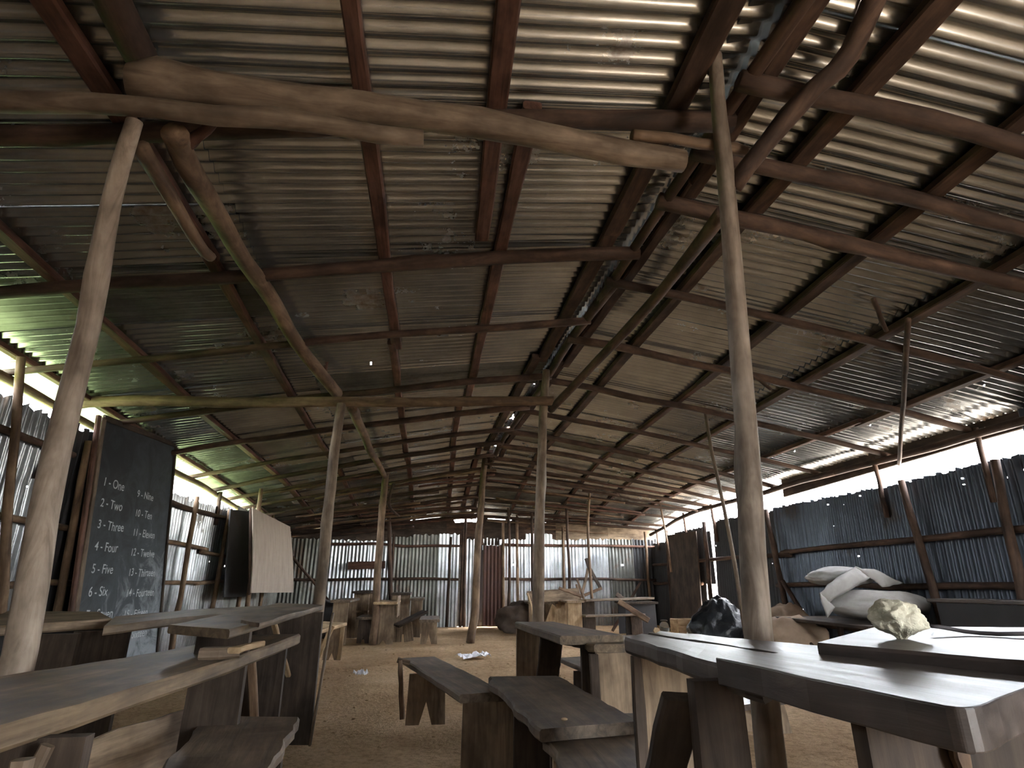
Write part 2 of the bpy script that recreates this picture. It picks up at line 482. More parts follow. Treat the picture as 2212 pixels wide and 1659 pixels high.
# ---- roof: sheets, purlins under the sheets, rafters under the purlins
ceiling = structure('ceiling', (0.8, 5, 2.9))
UP = V((0, 0, 1))
def roof_sheet(y, side, v0, v1, dz, mat, holes=(), w=.70, dent=.006):
    tilt = rnd(.003); sk = rnd(.0015)
    def fn(u, v):
        Y = y + u
        x = ridge_x(Y); X = x - v if side < 0 else x + v
        return V((X, Y, zroof(X, Y) + dz + tilt * (u / w) + sk * v)), UP
    corrugated('roof_sheet', fn, w, lin(v0, v1, 6), mat, ceiling, holes, dent=dent, spw=6)
y = -2.3; k = 0
while y < 11.9:
    for side, Lh in ((-1, ridge_x(y + .3) - XL), (1, XR - ridge_x(y + .3))):
        holes_u, holes_l = [], []
        if side < 0 and 3.2 < y < 4.6: holes_u = [(.2, 1.5, .014), (.42, 1.72, .014), (.1, 1.86, .012), (.55, 1.3, .012), (.33, 1.62, .012)]
        if side > 0 and y > 1 and k % 2: holes_l = [(.3, Lh * .55 + .4, .012), (.5, Lh * .55 + 1.1, .010)]
        mm = 'roof' if random.random() < .93 else 'zinc_dull'
        roof_sheet(y, side, .02 + rnd(.012), Lh * .56, .016 + (.005 if k % 2 else 0), mm, holes_u)
        roof_sheet(y, side, Lh * .51, Lh + rnd(.03), .006 + (.005 if k % 2 else 0), 'roof' if random.random() < .93 else 'zinc_dull', holes_l)
    y += .61; k += 1

def on_x(x, y, off): return V((x, y, zroof(x, y) - off))
def purlin(x0, ya, x1, yb, w=.075, t=.045, off=.03, mat='purlin'):
    n = max(1, int((yb - ya) / 2.0)); 
    p0, p1 = on_x(x0, ya, off), on_x(x1, yb, off)
    pm = on_x((x0 + x1) / 2, (ya + yb) / 2, off)
    sag = (p0 + p1) / 2 - pm
    o = plank('purlin', p0, p1, V((1, 0, 0)), w, t, mat, ceiling, segs=14, jit=.006, bow=0)
    # follow the roof where it bends
    inv = W[o.name].inverted()
    for v in o.data.vertices:
        wp = W[o.name] @ v.co
        u = min(1, max(0, (wp.y - ya) / (yb - ya))); line = p0.lerp(p1, u)
        X = x0 + (x1 - x0) * u
        wp.z += zroof(X, wp.y) - off - line.z
        v.co = inv @ wp
    return o
# left slope
purlin(-.34, -2.2, -.41, 4.4); purlin(-.44, 4.3, -.52, 8.7); purlin(-.5, 8.6, -.5, 12.4)
purlin(.13, -2.2, .19, 2.85, w=.085); purlin(.33, 1.85, .27, 6.2, w=.08); purlin(.19, 6.0, .17, 8.6, w=.075); purlin(.2, 8.4, .2, 12.4)
purlin(-1.30, -2.2, -1.37, 3.0, w=.09); purlin(-1.38, 2.9, -1.53, 7.3, w=.075); purlin(-1.52, 7.2, -1.55, 12.4, w=.07)
purlin(-2.15, -2.2, -2.33, 5.6, w=.085); purlin(-2.35, 5.4, -2.34, 12.3, w=.08)
purlin(-3.02, -2.2, -3.02, 12.3, w=.06)
# ridge and right slope
purlin(1.0, -2.2, .98, 2.8, w=.11, mat='rafter'); purlin(.98, 2.7, .93, 4.9, w=.10, mat='rafter'); purlin(.86, 4.8, .72, 8.7, w=.09, mat='rafter'); purlin(.6, 8.6, .48, 12.4, w=.08)
purlin(1.33, -2.2, 1.3, 2.4, w=.085, mat='rafter'); purlin(1.29, 2.3, 1.18, 5.0, w=.08, mat='rafter'); purlin(1.14, 4.9, .98, 9.0, w=.08, mat='rafter'); purlin(.8, 8.8, .72, 12.4)
purlin(1.82, -2.2, 1.68, 2.4, w=.11, mat='rafter'); purlin(1.67, 2.3, 1.58, 8.3, w=.095, mat='rafter'); purlin(1.55, 8.2, 1.5, 12.4)
purlin(2.28, -2.2, 2.47, 4.8, w=.10, mat='rafter'); purlin(2.47, 4.7, 2.5, 12.3, w=.07)
purlin(3.05, -2.2, 3.2, 5.2, w=.10, mat='rafter'); purlin(3.2, 5.1, 3.25, 12.3, w=.075)
purlin(3.98, -2.2, 4.15, 4.9, w=.09, mat='rafter'); purlin(4.1, 4.8, 4.1, 12.3, w=.07)
pole('purlin', [on_x(-1.0, -2.0, .085), on_x(-1.06, 0, .085), on_x(-1.12, 1.66, .09)], .052, .055, 'rafter', ceiling, sides=9)
# ridge pole under the ridge and the bent ridge sheets
def ridge_pole(ya, yb, r): 
    n = 5
    pole('ridge_pole', [V((ridge_x(q) + rnd(.02) + .02, q, ridge_z(q) - .085 + rnd(.012))) for q in lin(ya, yb, n)], r, r * .75, 'rafter', ceiling, knots=4)
ridge_pole(-2.2, 3.6, .04); ridge_pole(3.3, 8.8, .038); ridge_pole(8.6, 12.3, .034)
yy = -2.3
while yy < 12.4:
    Lr = random.uniform(.9, 1.5); gap = .07 if (4.9 < yy + Lr < 9) else 0.0
    def fnr(u, v, y0=yy):
        Y = y0 + v; x = ridge_x(Y); X = x + (u - .13)
        return V((X, Y, ridge_z(Y) + .036 - abs(u - .13) * .2)), UP
    corrugated('ridge_sheet', fnr, .26, lin(0, Lr, 5), 'roof', ceiling, dent=.012, amp=0.0, spw=1.8)
    yy += Lr + gap - .05

def rafter(Y, xa, xb, r0, r1, mat='rafter', off=.095, skew=0.0):
    n = 7; pts = []
    for i in range(n + 1):
        X = xa + (xb - xa) * i / n; q = Y + skew * i / n + rnd(.012)
        pts.append(V((X, q, zroof(X, q) - off + rnd(.008))))
    return pole('rafter', pts, r0, r1, mat, ceiling, segs=22, sides=7, knots=5)
for i, Y in enumerate((-1.4, -.3, .75, 1.78, 2.93, 3.92, 5.15, 6.25, 7.25, 8.1, 8.75, 9.4, 10.1, 10.8, 11.5, 12.1)):
    r = (.045 if Y < 3 else .036) + rnd(.004)
    m1 = 'rafter'
    rafter(Y + .30, -3.2, ridge_x(Y) + .04, r * .8, r, m1, skew=-.30 + rnd(.06))
for i, Y in enumerate((-1.3, -.2, .7, 1.62, 2.02, 2.42, 3.28, 4.25, 5.3, 6.4, 7.4, 8.2, 8.9, 9.6, 10.3, 11.0, 11.6, 12.1)):
    r = (.045 if Y < 3 else .036) + rnd(.004)
    rafter(Y, ridge_x(Y) - .05, 4.85, r, r * .8, 'rafter', skew=rnd(.08))
for i in range(15):
    Y = 8.7 + i * .25 + rnd(.06); xa = random.uniform(-2.9, -.8); 
    rafter(Y, xa, min(ridge_x(Y) + .1, xa + random.uniform(1.5, 3.2)), .018, .024, random.choice(('rafter', 'purlin', 'pole')), off=.13 + random.uniform(0, .10), skew=rnd(.15))
    xb = random.uniform(2.2, 4.7)
    rafter(Y + .1, xb - random.uniform(1.3, 2.6), xb, .022, .018, random.choice(('rafter', 'purlin', 'pole')), off=.13 + random.uniform(0, .10), skew=rnd(.15))
# eave poles along the tops of the two long walls
for xw, sgn in ((-3.13, -1), (4.72, 1)):
    for ya, yb in ((-2.2, 2.0), (1.8, 6.3), (6.1, 9.6), (9.4, 12.3)):
        pole('eave_pole', [on_x(xw + rnd(.02), q, .155) for q in lin(ya, yb, 4)], .04, .034, 'rafter' if sgn > 0 else 'pole', ceiling, sides=7)
# fascia board hanging along the right eave
def fascia(ya, yb, ha, hb):
    A = V((4.85, ya, zroof(4.85, ya) + .01)); B = V((4.85, yb, zroof(4.85, yb) + .01))
    slab('fascia_board', A, B, B - V((0, 0, hb)), A - V((0, 0, ha)), .025, 'panel_dark', ceiling, segs=8, up=V((-1, 0, 0)))
yf = atX(1690, 1055, 4.85).y
fascia(-2.3, 3.4, .14, .14); fascia(3.45, yf, .15, .25)
for (a, b) in (((2.72, 2.86, .09), (2.94, 3.05, .17)), ((2.62, 4.2, .1), (2.86, 4.3, .17))):
    pole('roof_strut', [on_x(a[0], a[1], a[2]), on_x(b[0], b[1], b[2])], .018, .015, 'rafter', ceiling, sides=6)

# ---- side and end walls of corrugated sheets with pole rails and studs
def Yl(px): return atX(px, 1258, XWL).y
def Yr(px): return atX(px, 1258, XWR).y
wall_left = structure('wall_left', (XWL, 5, 0))
def wl_sheet(y, w, top, mat, holes=(), dent=.012, lean=.02, jag=.05, z0=0.0):
    l0 = rnd(.01); ly = rnd(.04)
    def fn(u, v): return V((XWL - .03 + lean * v + l0 * (u / w), y + u + ly * (v - 1) - .05 * v, v)), V((1, 0, 0))
    corrugated('corrugated_sheet', fn, w, [-.12] + lin(z0, top, 9), mat, wall_left, holes, jag=jag, dent=dent)
y = -2.4; i = 0
while y < 12.3:
    top = zroof(XWL, y) - .02 if y < 3.0 else 2.08 if y < 5.2 else (1.86 if y < 8.9 else 1.95)
    mat = 'zinc_wall'
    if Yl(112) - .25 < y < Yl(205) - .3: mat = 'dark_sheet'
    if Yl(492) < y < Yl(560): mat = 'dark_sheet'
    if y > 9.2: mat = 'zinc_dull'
    hs = [(random.uniform(.1, .55), random.uniform(.4, 1.7), random.uniform(.008, .018)) for _ in range(4)] if mat == 'zinc_wall' and y > 2 else []
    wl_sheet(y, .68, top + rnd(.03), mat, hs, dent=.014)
    y += .62; i += 1
def railp(wall, pts, r, mat='pole', **kw): return pole('rail', pts, r, r * .85, mat, wall, sides=7, **kw)
for z, ya, yb in ((.83, -2.3, 4.3), (.82, 4.2, 8.2), (.84, 8.0, 12.2), (1.27, -2.3, 4.3), (1.27, 4.2, 8.2), (1.22, 8.0, 12.2), (1.87, -2.3, 5.0), (1.72, 5.3, 9.2)):
    railp(wall_left, [V((XWL + .06, q, z + rnd(.025))) for q in lin(ya, yb, 4)], .026 if z < 1.5 else .032, 'pole' if z < 1.5 else 'rafter')
for px0, px1, zt in ((168, 128, 1.98), (425, 388, 1.85), (500, 462, 1.84), (20, 2, 2.35), (548, 536, 1.9)):
    a = atX(px1, 1300, XWL + .13); b = atX(px0, 1080, XWL + .13)
    d = (b - a) / max(.05, (b.z - a.z))
    pole('stud', [V((XWL + .13, a.y - d.y * a.z, 0)), V((XWL + .13, a.y + d.y * (zt - a.z), zt))], .034, .028, 'pole', wall_left, sides=7)
for q in (-1.2, .6, 2.2, 9.6, 10.8):
    pole('stud', [V((XWL + .13, q, 0)), V((XWL + .13, q + rnd(.1), 2.0))], .034, .028, 'pole', wall_left, sides=7)
for q in (Yl(10) , Yl(205), Yl(440), Yl(515)):
    pole('eave_prop', [V((XWL + .02, q, 1.6)), V((XWL + .02, q + rnd(.05), zroof(XWL, q) - .13))], .034, .03, 'rafter', wall_left, sides=7)

wall_right = structure('wall_right', (XWR, 5, 0))
def wr_sheet(y, w, top, mat, holes=(), dent=.008, z0=0.0, jag=.03):
    l0 = rnd(.012)
    def fn(u, v): return V((XWR + .02 + .045 * v + l0 * (u / w), y + u, v)), V((-1, 0, 0))
    corrugated('corrugated_sheet', fn, w, [-.12] + lin(z0, top, 9), mat, wall_right, holes, jag=jag, dent=dent)
slot0, slot1 = Yr(1541), Yr(1519)
y = -2.4; i = 0
while y < slot0 - .05:
    w = min(.68, slot0 - y)
    hs = []
    if y > 1.8: hs = [(random.uniform(.08, w - .08), random.uniform(.5, 1.8), random.uniform(.006, .014)) for _ in range(2)] + [(random.uniform(.08, w - .08), 1.78 + rnd(.03), .014)]
    if 2.9 < y < 4.2: hs += [(random.uniform(.08, w - .08), 1.70 + rnd(.05), .013) for _ in range(3)]
    wr_sheet(y, w + (.04 if y + w < slot0 - .1 else 0), 1.84 + rnd(.02) if y > 3.2 else zroof(4.75, y) - .02, ('backlit_sheet' if y < Yr(1735) else 'dark_sheet'), hs)
    y += .62; i += 1
def fnslot(u, v): return V((XWR + .05, slot0 + u, v)), V((-1, 0, 0))
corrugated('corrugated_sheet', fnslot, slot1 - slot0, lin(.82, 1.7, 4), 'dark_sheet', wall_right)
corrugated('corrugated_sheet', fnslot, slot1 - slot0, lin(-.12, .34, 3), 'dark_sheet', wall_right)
y = slot1
while y < 12.2:
    w = min(.68, 12.36 - y)
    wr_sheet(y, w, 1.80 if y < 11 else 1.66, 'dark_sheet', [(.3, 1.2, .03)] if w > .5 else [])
    y += .62
for z, ya, yb in ((1.25, -2.3, 3.4), (1.24, 3.2, 7.4), (1.20, 7.2, 12.2), (.80, -2.3, 3.6), (.82, 3.4, 7.6), (.84, 9.9, 12.2), (.36, 2.0, 8.4)):
    railp(wall_right, [V((XWR - .05 + .03 * z, q, z + rnd(.02))) for q in lin(ya, yb, 4)], .033, 'rafter')
for px0, y0p, px1, y1p in ((1985, 1170, 2035, 1340), (1645, 1060, 1683, 1240), (2150, 1000, 2190, 1200)):
    a = atX(px1, y1p, XWR - .1); b = atX(px0, y0p, XWR - .08)
    d = (b - a) / (b.z - a.z)
    p0 = a - d * a.z; p1 = b + d * (1.82 - b.z)
    pole('stud', [p0, p1], .042, .034, 'rafter', wall_right, sides=7)
for q in (-1.5, .2, 1.6, 9.5, 11.2):
    pole('stud', [V((XWR - .1, q, 0)), V((XWR - .06, q, 1.85))], .042, .034, 'rafter', wall_right, sides=7)
for px in (1425, 1490, 1556, 1652, 1940, 2188):
    q = Yr(px) * (4.72 / 4.7)
    pole('eave_prop', [V((XWR + .06, q, 1.5)), V((XWR + .04 + rnd(.02), q + rnd(.08), zroof(4.7, q) - .1))], .026, .022, 'rafter', wall_right, sides=6)
# board that closes part of the right wall in the far corner
A = atX(1446, 1360, XWR - .16); B = atX(1512, 1345, XWR - .16)
ya, yb = B.y, A.y
slab('wall_board', V((XWR - .12, ya, 0)), V((XWR - .06, ya, 1.72)), V((XWR - .06, yb, 1.75)), V((XWR - .12, yb, 0)), .02, 'panel_dark', wall_right, up=V((-1, 0, 0)))

wall_back = structure('wall_back', (.8, Y1, 0))
def wb_sheet(px0, px1, mat, top=1.76, dent=.012, jag=.04, yoff=0.0, z0=0.0, holes=()):
    x0 = atY(px0, 1258, Y1).x; x1 = atY(px1, 1258, Y1).x; l = rnd(.01)
    def fn(u, v): return V((x0 + u, Y1 + yoff + l * u, v)), V((0, -1, 0))
    corrugated('corrugated_sheet', fn, x1 - x0, ([-.12] if z0 == 0 else []) + lin(z0, top, 10), mat, wall_back, holes, jag=jag, dent=dent)
wb = [(588, 650, 'zinc_dull', 1.7), (648, 692, 'zinc_dull', 1.7), (690, 750, 'zinc', 1.68), (746, 795, 'zinc', 1.66), (792, 842, 'zinc', 1.66), (838, 890, 'zinc_dull', 1.75),
      (886, 948, 'zinc_dull', 1.8), (944, 990, 'zinc', 1.82)]
for a, b, m, t in wb: wb_sheet(a, b, m, t, dent=.022 if m == 'zinc' else .01, yoff=rnd(.012))
wb_sheet(1004, 1032, 'zinc', 1.72, dent=.035)
for a, b, m, t in [(1078, 1140, 'zinc', 1.72), (1136, 1196, 'zinc', 1.84), (1192, 1258, 'zinc', 1.72), (1254, 1322, 'zinc', 1.74), (1318, 1376, 'zinc_dull', 1.74), (1372, 1424, 'dark_sheet', 1.74)]:
    wb_sheet(a, b, m, t, dent=.014, yoff=rnd(.012), holes=[(.3, 1.2, .03)] if a in (1078, 1318) else ())
wb_sheet(1026, 1086, 'zinc', 1.74, dent=.03, z0=1.5, yoff=.05)
def bx(px): return atY(px, 1258, Y1).x
for z, a, b in ((.90, 590, 990), (.90, 1082, 1418), (1.58, 690, 990), (1.60, 1082, 1418)):
    railp(wall_back, [V((x, Y1 - .07, z + rnd(.02))) for x in lin(bx(a), bx(b), 5)], .03, 'rafter' if z < 1 else 'purlin')
for px, zt in ((968, 1.75), (996, 1.9), (1086, 2.1), (1117, 2.25), (1214, 2.0), (1396, 1.9), (846, 1.8), (1004, 2.3)):
    pole('stud', [V((bx(px), Y1 - .13, 0)), V((bx(px) + rnd(.03), Y1 - .13, zt))], .034, .028, 'rafter' if px < 1010 else 'pole', wall_back, sides=7)
plank('wall_plank', atY(752, 1222, Y1 - .1), atY(832, 1220, Y1 - .1), V((0, 0, 1)), .15, .02, 'purlin', wall_back)
# boards that fill the gable, with slits of daylight between them
def gable(px0, px1, z0, z1, m='panel_dark', tilt=0.0):
    x0, x1 = bx(px0), bx(px1)
    slab('gable_board', V((x0, Y1 + .06, z0)), V((x1, Y1 + .06, z0 + tilt)), V((x1, Y1 + .06, z1 + tilt)), V((x0, Y1 + .06, z1)), .02, m, wall_back, segs=8, jit=.012, up=V((0, -1, 0)))
def gable_fill(px0, px1, zb, m, drop):
    x0, x1 = bx(px0), bx(px1); n = 10
    out = [(x0, zb), (x1, zb)] + [(x1 - (x1 - x0) * i / n, zroof(x1 - (x1 - x0) * i / n, Y1) + .0 - drop(px1 - (px1 - px0) * i / n)) for i in range(n + 1)]
    prism('gable_board', V((0, Y1 + .05 + rnd(.01), 0)), V((1, 0, 0)), V((0, 0, 1)), out, .02, m, wall_back)
gable_fill(588, 760, 1.55, 'panel_dark', lambda p: -.02)
gable_fill(752, 872, 1.55, 'panel_dark', lambda p: -.02)
gable_fill(866, 960, 1.6, 'panel_dark', lambda p: .07 if 884 < p < 944 else -.02)
gable_fill(952, 1044, 1.6, 'rafter', lambda p: .14 if 974 < p < 1034 else -.01)
gable_fill(1036, 1122, 1.6, 'panel_dark', lambda p: .055 if 1052 < p < 1112 else -.02)
gable_fill(1114, 1212, 1.6, 'rafter', lambda p: .05 if 1124 < p < 1150 or 1166 < p < 1186 else -.02)
gable_fill(1204, 1320, 1.6, 'panel', lambda p: -.02)
gable_fill(1312, 1424, 1.6, 'panel', lambda p: -.02)
gable(980, 1012, 0, 1.7, 'panel_dark'); gable(1006, 1046, 0, 1.7, 'dark_sheet'); gable(1070, 1088, 0, 1.7, 'panel_dark'); gable(1030, 1090, -.1, .12, 'panel_dark')
# rusty door leaf in the back wall
door_1 = structure('door_1', ((bx(1043) + bx(1082)) / 2, Y1 - .1, 0))
def fnd(u, v): return V((bx(1043) + u, Y1 - .12 - .02 * u, v)), V((0, -1, 0))
corrugated('rusty_sheet', fnd, bx(1082) - bx(1043), lin(.02, 1.58, 8), 'rusty', door_1, dent=.012, jag=.02)
for x in (bx(1044), bx(1081)):
    plank('door_stile', V((x, Y1 - .09, 0)), V((x, Y1 - .09, 1.6)), V((1, 0, 0)), .05, .03, 'panel_dark', door_1, segs=4)

wall_front = structure('wall_front', (.8, Y0, 0))
def wf_sheet(x, w, z0, top, mat):
    def fn(u, v): return V((x + u, Y0, v)), V((0, 1, 0))
    corrugated('corrugated_sheet', fn, w, lin(z0, top, 5), mat, wall_front, spw=4)
x = XWL
while x < XWR + .1:
    if 2.6 < x + .3 < 3.6: wf_sheet(x, .68, 1.9, zroof(x + .3, Y0) + .03, 'zinc_dull')
    else: wf_sheet(x, .68, -.1, zroof(x + .3, Y0) + .03, 'zinc_dull')
    x += .62

# ---- neighbours seen through the gaps under the eaves
house = thing('neighbour_house', 'low whitewashed house with grey sheet roof beyond the right wall gap', 'house', (13, 16.5, 0))
def box_mesh(name, x0, x1, y0, y1, z0, z1, mat, parent):
    bm = bmesh.new(); bmesh.ops.create_cube(bm, size=1)
    for v in bm.verts: v.co = V(((v.co.x + .5) * (x1 - x0), (v.co.y + .5) * (y1 - y0), (v.co.z + .5) * (z1 - z0)))
    bmesh.ops.bevel(bm, geom=bm.edges[:], offset=.01, segments=1, affect='EDGES')
    me = bpy.data.meshes.new(name); bm.to_mesh(me); bm.free()
    return link(name, me, Matrix.Translation((x0, y0, z0)), mat, parent)
box_mesh('wall', 11.0, 16, 13, 20, 0, 2.75, 'plaster', house)
def fnh(u, v): return V((10.6 + v, 12.7 + u, 2.65 + v * .23)), UP
corrugated('roof_sheet', fnh, 7.6, lin(0, 5.5, 4), 'zinc', house, spw=4)
for q in (14.2, 17.6):
    f = box_mesh('window', 10.97, 11.02, q, q + .9, 1.0, 2.0, 'panel', house)
    box_mesh('pane', 10.955, 10.975, q + .08, q + .82, 1.08, 1.92, 'black_plastic', f)
hedge = thing('hedge', 'leafy green hedge beyond the left wall gap', 'hedge', (-9.5, 5, 0))
for i in range(9):
    blob('shrub', (-9.5 + rnd(.4), -3 + i * 2.2, .75), (1.0, 1.5, .95 + rnd(.15)), 'leaf', hedge, seed=i, rough=.5, freq=3, sub=3, fine=.25)

# ================================================================== POSTS AND LOGS
def solo(o, label, cat, group=None): return tag(o, label, cat, group)
def post(pts, r0, r1, mat, label, **kw):
    return solo(pole('wooden_post', pts, r0, r1, mat, **kw), label, 'post')
# big post on the right
def Pz(px, py, Y): return atY(px, py, Y)
base = Pz(1645, 1659, 1.80); base.z = 0; 
post([V((base.x + .03, 1.82, 0)), Pz(1632, 1250, 1.81), Pz(1607, 900, 1.79), Pz(1572, 430, 1.74), Pz(1552, 240, 1.66), Pz(1545, 120, 1.58)],   .047, .026, 'post',
     'thick pale grey tree trunk post rising from behind the long desk on the right', sides=12, knots=5)
b = Pz(33, 1440, 1.95)
post([V((b.x - .02, 2.02, 0)), b, Pz(110, 1030, 1.93), Pz(200, 660, 1.85), Pz(247, 420, 1.74), Pz(290, 262, 1.62)], .047, .026, 'post',
     'thick leaning pale post between the two desks at the left edge', sides=12, knots=5)
# second row
q = 4.95
post([V((Pz(684, 1345, q).x, q, 0)), Pz(697, 1230, q), Pz(715, 1040, q), Pz(737, 872, q - .1)], .05, .04, 'pole_grey', 'straight brown post behind the far end of the left plank desk', knots=3)
q = 4.9
post([V((Pz(1158, 1345, q).x, q, 0)), Pz(1163, 1250, q), Pz(1168, 1060, q), Pz(1174, 900, q), Pz(1180, 800, q - .05)], .052, .036, 'pole_grey', 'tall knotted post behind the small desks in the middle of the hall', knots=5)
q = 9.0
post([V((Pz(805, 1389, q).x, q, 0)), Pz(813, 1290, q), Pz(822, 1150, q), Pz(833, 1025, q)], .058, .05, 'pole', 'slim post in front of the heap of desks at the far left', knots=3)
q = 9.1
post([V((Pz(1016, 1388, q).x, q, 0)), Pz(1026, 1300, q), Pz(1036, 1150, q), Pz(1041, 1050, q), Pz(1053, 962, q)], .065, .045, 'pole', 'crooked post under the ridge in front of the rusty door', knots=4)
q = 10.2
post([V((Pz(1285, 1385, q).x, q, 0)), Pz(1278, 1280, q), Pz(1270, 1150, q), Pz(1274, 1055, q)], .03, .022, 'pole', 'thin stick post in front of the broken desks at the far right')
q = 11.6
post([V((Pz(846, 1350, q).x, q, 0)), Pz(842, 1200, q), Pz(838, 1075, q)], .045, .04, 'rafter', 'dark post against the far wall behind the heap of desks')
q = 5.4
post([V((Pz(1612, 1360, q).x, q, 0)), Pz(1600, 1300, q), Pz(1580, 1180, q), Pz(1552, 1040, q), Pz(1535, 960, q), Pz(1512, 822, q)], .022, .016, 'pole_grey', 'thin bent stick post leaning beside the thick right hand post', sides=7)
for px, q, top in ((1222, 10.9, 1062), (1098, 11.3, 1075), (1148, 11.5, 1080)):
    P = Pz(px, top, q); P.z = zroof(P.x, q) - .12
    lab = {1222: 'thin brown post between the tall knotted post and the broken desks', 1098: 'thin dark post just right of the rusty door', 1148: 'thin dark post left of the tall knotted middle post'}[px]
    post([V((P.x, q, 0)), (V((P.x, q, 0)) + P) / 2 + V((rnd(.03), 0, 0)), P], .032, .026, 'rafter', lab, sides=7)
# hanging sunlit stick in the far right corner
solo(pole('stick', [Pz(1450, 1236, 10.4), Pz(1441, 1170, 10.4), Pz(1426, 1090, 10.4)], .022, .016, 'pole', sides=7), 'short pale stick hanging under the eave in the far right corner', 'stick')

# cross logs and long poles
solo(pole('log_beam', [Pz(285, 178, 1.60), Pz(480, 190, 1.62), Pz(760, 233, 1.66), Pz(1060, 272, 1.70), Pz(1330, 325, 1.74), Pz(1475, 350, 1.76)], .064, .045, 'pole_grey', sides=14, knots=5, wob=.22),
     'thick round log crossing overhead between the two front posts', 'log')
solo(pole('log_beam', [Pz(-160, 215, 1.62), Pz(0, 212, 1.60), Pz(280, 232, 1.58), Pz(520, 252, 1.60), Pz(720, 272, 1.62), Pz(915, 300, 1.64)], .036, .030, 'pole_grey', sides=12, wob=.45),
     'thinner split log lying under the thick overhead log at left', 'log')
solo(pole('log_beam', [Pz(1365, 292, 1.70), Pz(1480, 303, 1.72), Pz(1610, 328, 1.76)], .022, .024, 'pole', sides=9),
     'short log end tied beside the top of the right hand post', 'log')
solo(pole('cross_pole', [Pz(170, 868, 5.0), Pz(420, 866, 4.95), Pz(735, 868, 4.88), Pz(980, 868, 4.85), Pz(1195, 866, 4.82)], .05, .045, 'pole', sides=10, knots=4),
     'long level pole joining the second row of posts to the left wall', 'pole')
solo(pole('long_pole', [Pz(375, 285, 1.66), Pz(420, 385, 1.98), Pz(485, 490, 2.5), Pz(575, 625, 3.25), Pz(640, 740, 4.0), Pz(728, 850, 4.95)], .042, .05, 'pole', sides=12, knots=4),
     'long yellowish stripped pole sloping away from the left front post', 'pole')
solo(pole('long_pole', [Pz(760, 880, 4.95), Pz(800, 970, 6.7), Pz(832, 1030, 9.0)], .045, .04, 'pole', sides=9),
     'stripped pole running on from the second left post to the third', 'pole')
solo(pole('long_pole', [Pz(305, 318, 1.72), Pz(360, 410, 1.98), Pz(430, 530, 2.35), Pz(455, 555, 2.5)], .030, .026, 'pole', sides=9),
     'short brown pole beside the top of the left front post', 'pole')
solo(pole('brace', [Pz(385, 330, 1.78), Pz(462, 262, 1.66)], .022, .018, 'purlin', sides=7), 'short reddish brace at the head of the left front post', 'brace')
solo(pole('brace', [Pz(1583, 405, 1.74), Pz(1660, 305, 1.66), Pz(1760, 190, 1.52), Pz(1835, 110, 1.42), Pz(1905, -40, 1.24)], .034, .044, 'rafter', sides=10, knots=5),
     'long dark bark covered brace rising right from the right front post', 'brace')
solo(pole('brace', [Pz(700, 812, 4.9), Pz(716, 740, 4.55)], .018, .014, 'purlin', sides=6), 'thin twig brace beside the second left post', 'brace')
solo(pole('brace', [Pz(1190, 885, 4.9), Pz(1290, 780, 4.1), Pz(1420, 640, 3.25), Pz(1560, 460, 2.2)], .035, .040, 'rafter', sides=9, knots=4), 'long rough pole joining the right front post to the middle post', 'pole')
solo(pole('brace', [Pz(850, 1045, 9.0), Pz(840, 1090, 9.1), Pz(862, 1115, 9.4)], .03, .02, 'rafter', sides=6), 'small crooked brace at the head of the third left post', 'brace')

# ================================================================== BOARDS ON THE LEFT WALL
TL, TR = atX(222, 902, -2.97), atX(380, 962, -2.97)
TR.x = -2.74 - .23 * TR.z / TL.z
bl, br = V((-2.74, TL.y - .02, -.01)), V((-2.74, TR.y + .02, -.01))
mid = (bl + br) / 2
bb = thing('blackboard', 'tall black chalkboard with number words leaning on left wall', 'blackboard', (bl + br) / 2)
vx = (TL - bl); 
bmw = frame(bl, vx, br - bl)
o = slab('board_panel', bl, TL, TR, br, .02, 'board', bb, segs=10, jit=.002, up=V((1, 0, .1)))
bw = (br - bl).length; bh = vx.length
nb = V((1, 0, .12)).normalized()
plank('frame_strip', bl + nb * .012, TL + nb * .012, br - bl, .05, .022, 'pole_grey', bb, jit=.003)
plank('frame_strip', bl + nb * .012 - (br - bl).normalized() * .06, TL + nb * .0 - (br - bl).normalized() * .06, br - bl, .05, .03, 'purlin', bb, jit=.003)
plank('frame_strip', TL + nb * .012, TR + nb * .012, vx, .05, .02, 'panel_dark', bb, jit=.004)
plank('frame_strip', br + nb * .010, TR + nb * .010, br - bl, .03, .02, 'panel_dark', bb, jit=.003)
chalk_parts = []
def chalk(text, xh, yw, size):
    size *= 1.25
    cu = bpy.data.curves.new('chalk_text', 'FONT'); cu.body = text; cu.size = size; cu.shear = .12; cu.offset = .0005
    to = bpy.data.objects.new('tmp', cu); COL.objects.link(to)
    dg = bpy.context.evaluated_depsgraph_get(); me = bpy.data.meshes.new_from_object(to.evaluated_get(dg))
    bpy.data.objects.remove(to)
    vs_ = [V((v.co.x + yw, v.co.y + xh + .009 * noise.noise(V((v.co.x * 9, v.co.y * 9, yw + xh))), .007)) for v in me.vertices]
    chalk_parts.append((vs_, [list(p.vertices) for p in me.polygons])); bpy.data.meshes.remove(me)
def chalk_finish():
    vv, ff = [], []
    for vs_, fs in chalk_parts:
        o = len(vv); vv += vs_; ff += [[i + o for i in f] for f in fs]
    me = bpy.data.meshes.new('chalk_writing'); me.from_pydata(vv, [], ff)
    xdir = (br - bl).normalized(); ydir = vx.normalized(); z = xdir.cross(ydir)
    if z.x < 0:
        for v in me.vertices: v.co.z *= -1
    m = Matrix((xdir, ydir, z)).transposed().to_4x4(); m.translation = bl
    o = link('chalk_writing', me, m, 'chalk', bb); o['kind'] = 'stuff'
left_words = ['1 - One', '2 - Two', '3 - Three', '4 - Four', '5 - Five', '6 - Six', '7 - Seven', '8 - Eight']
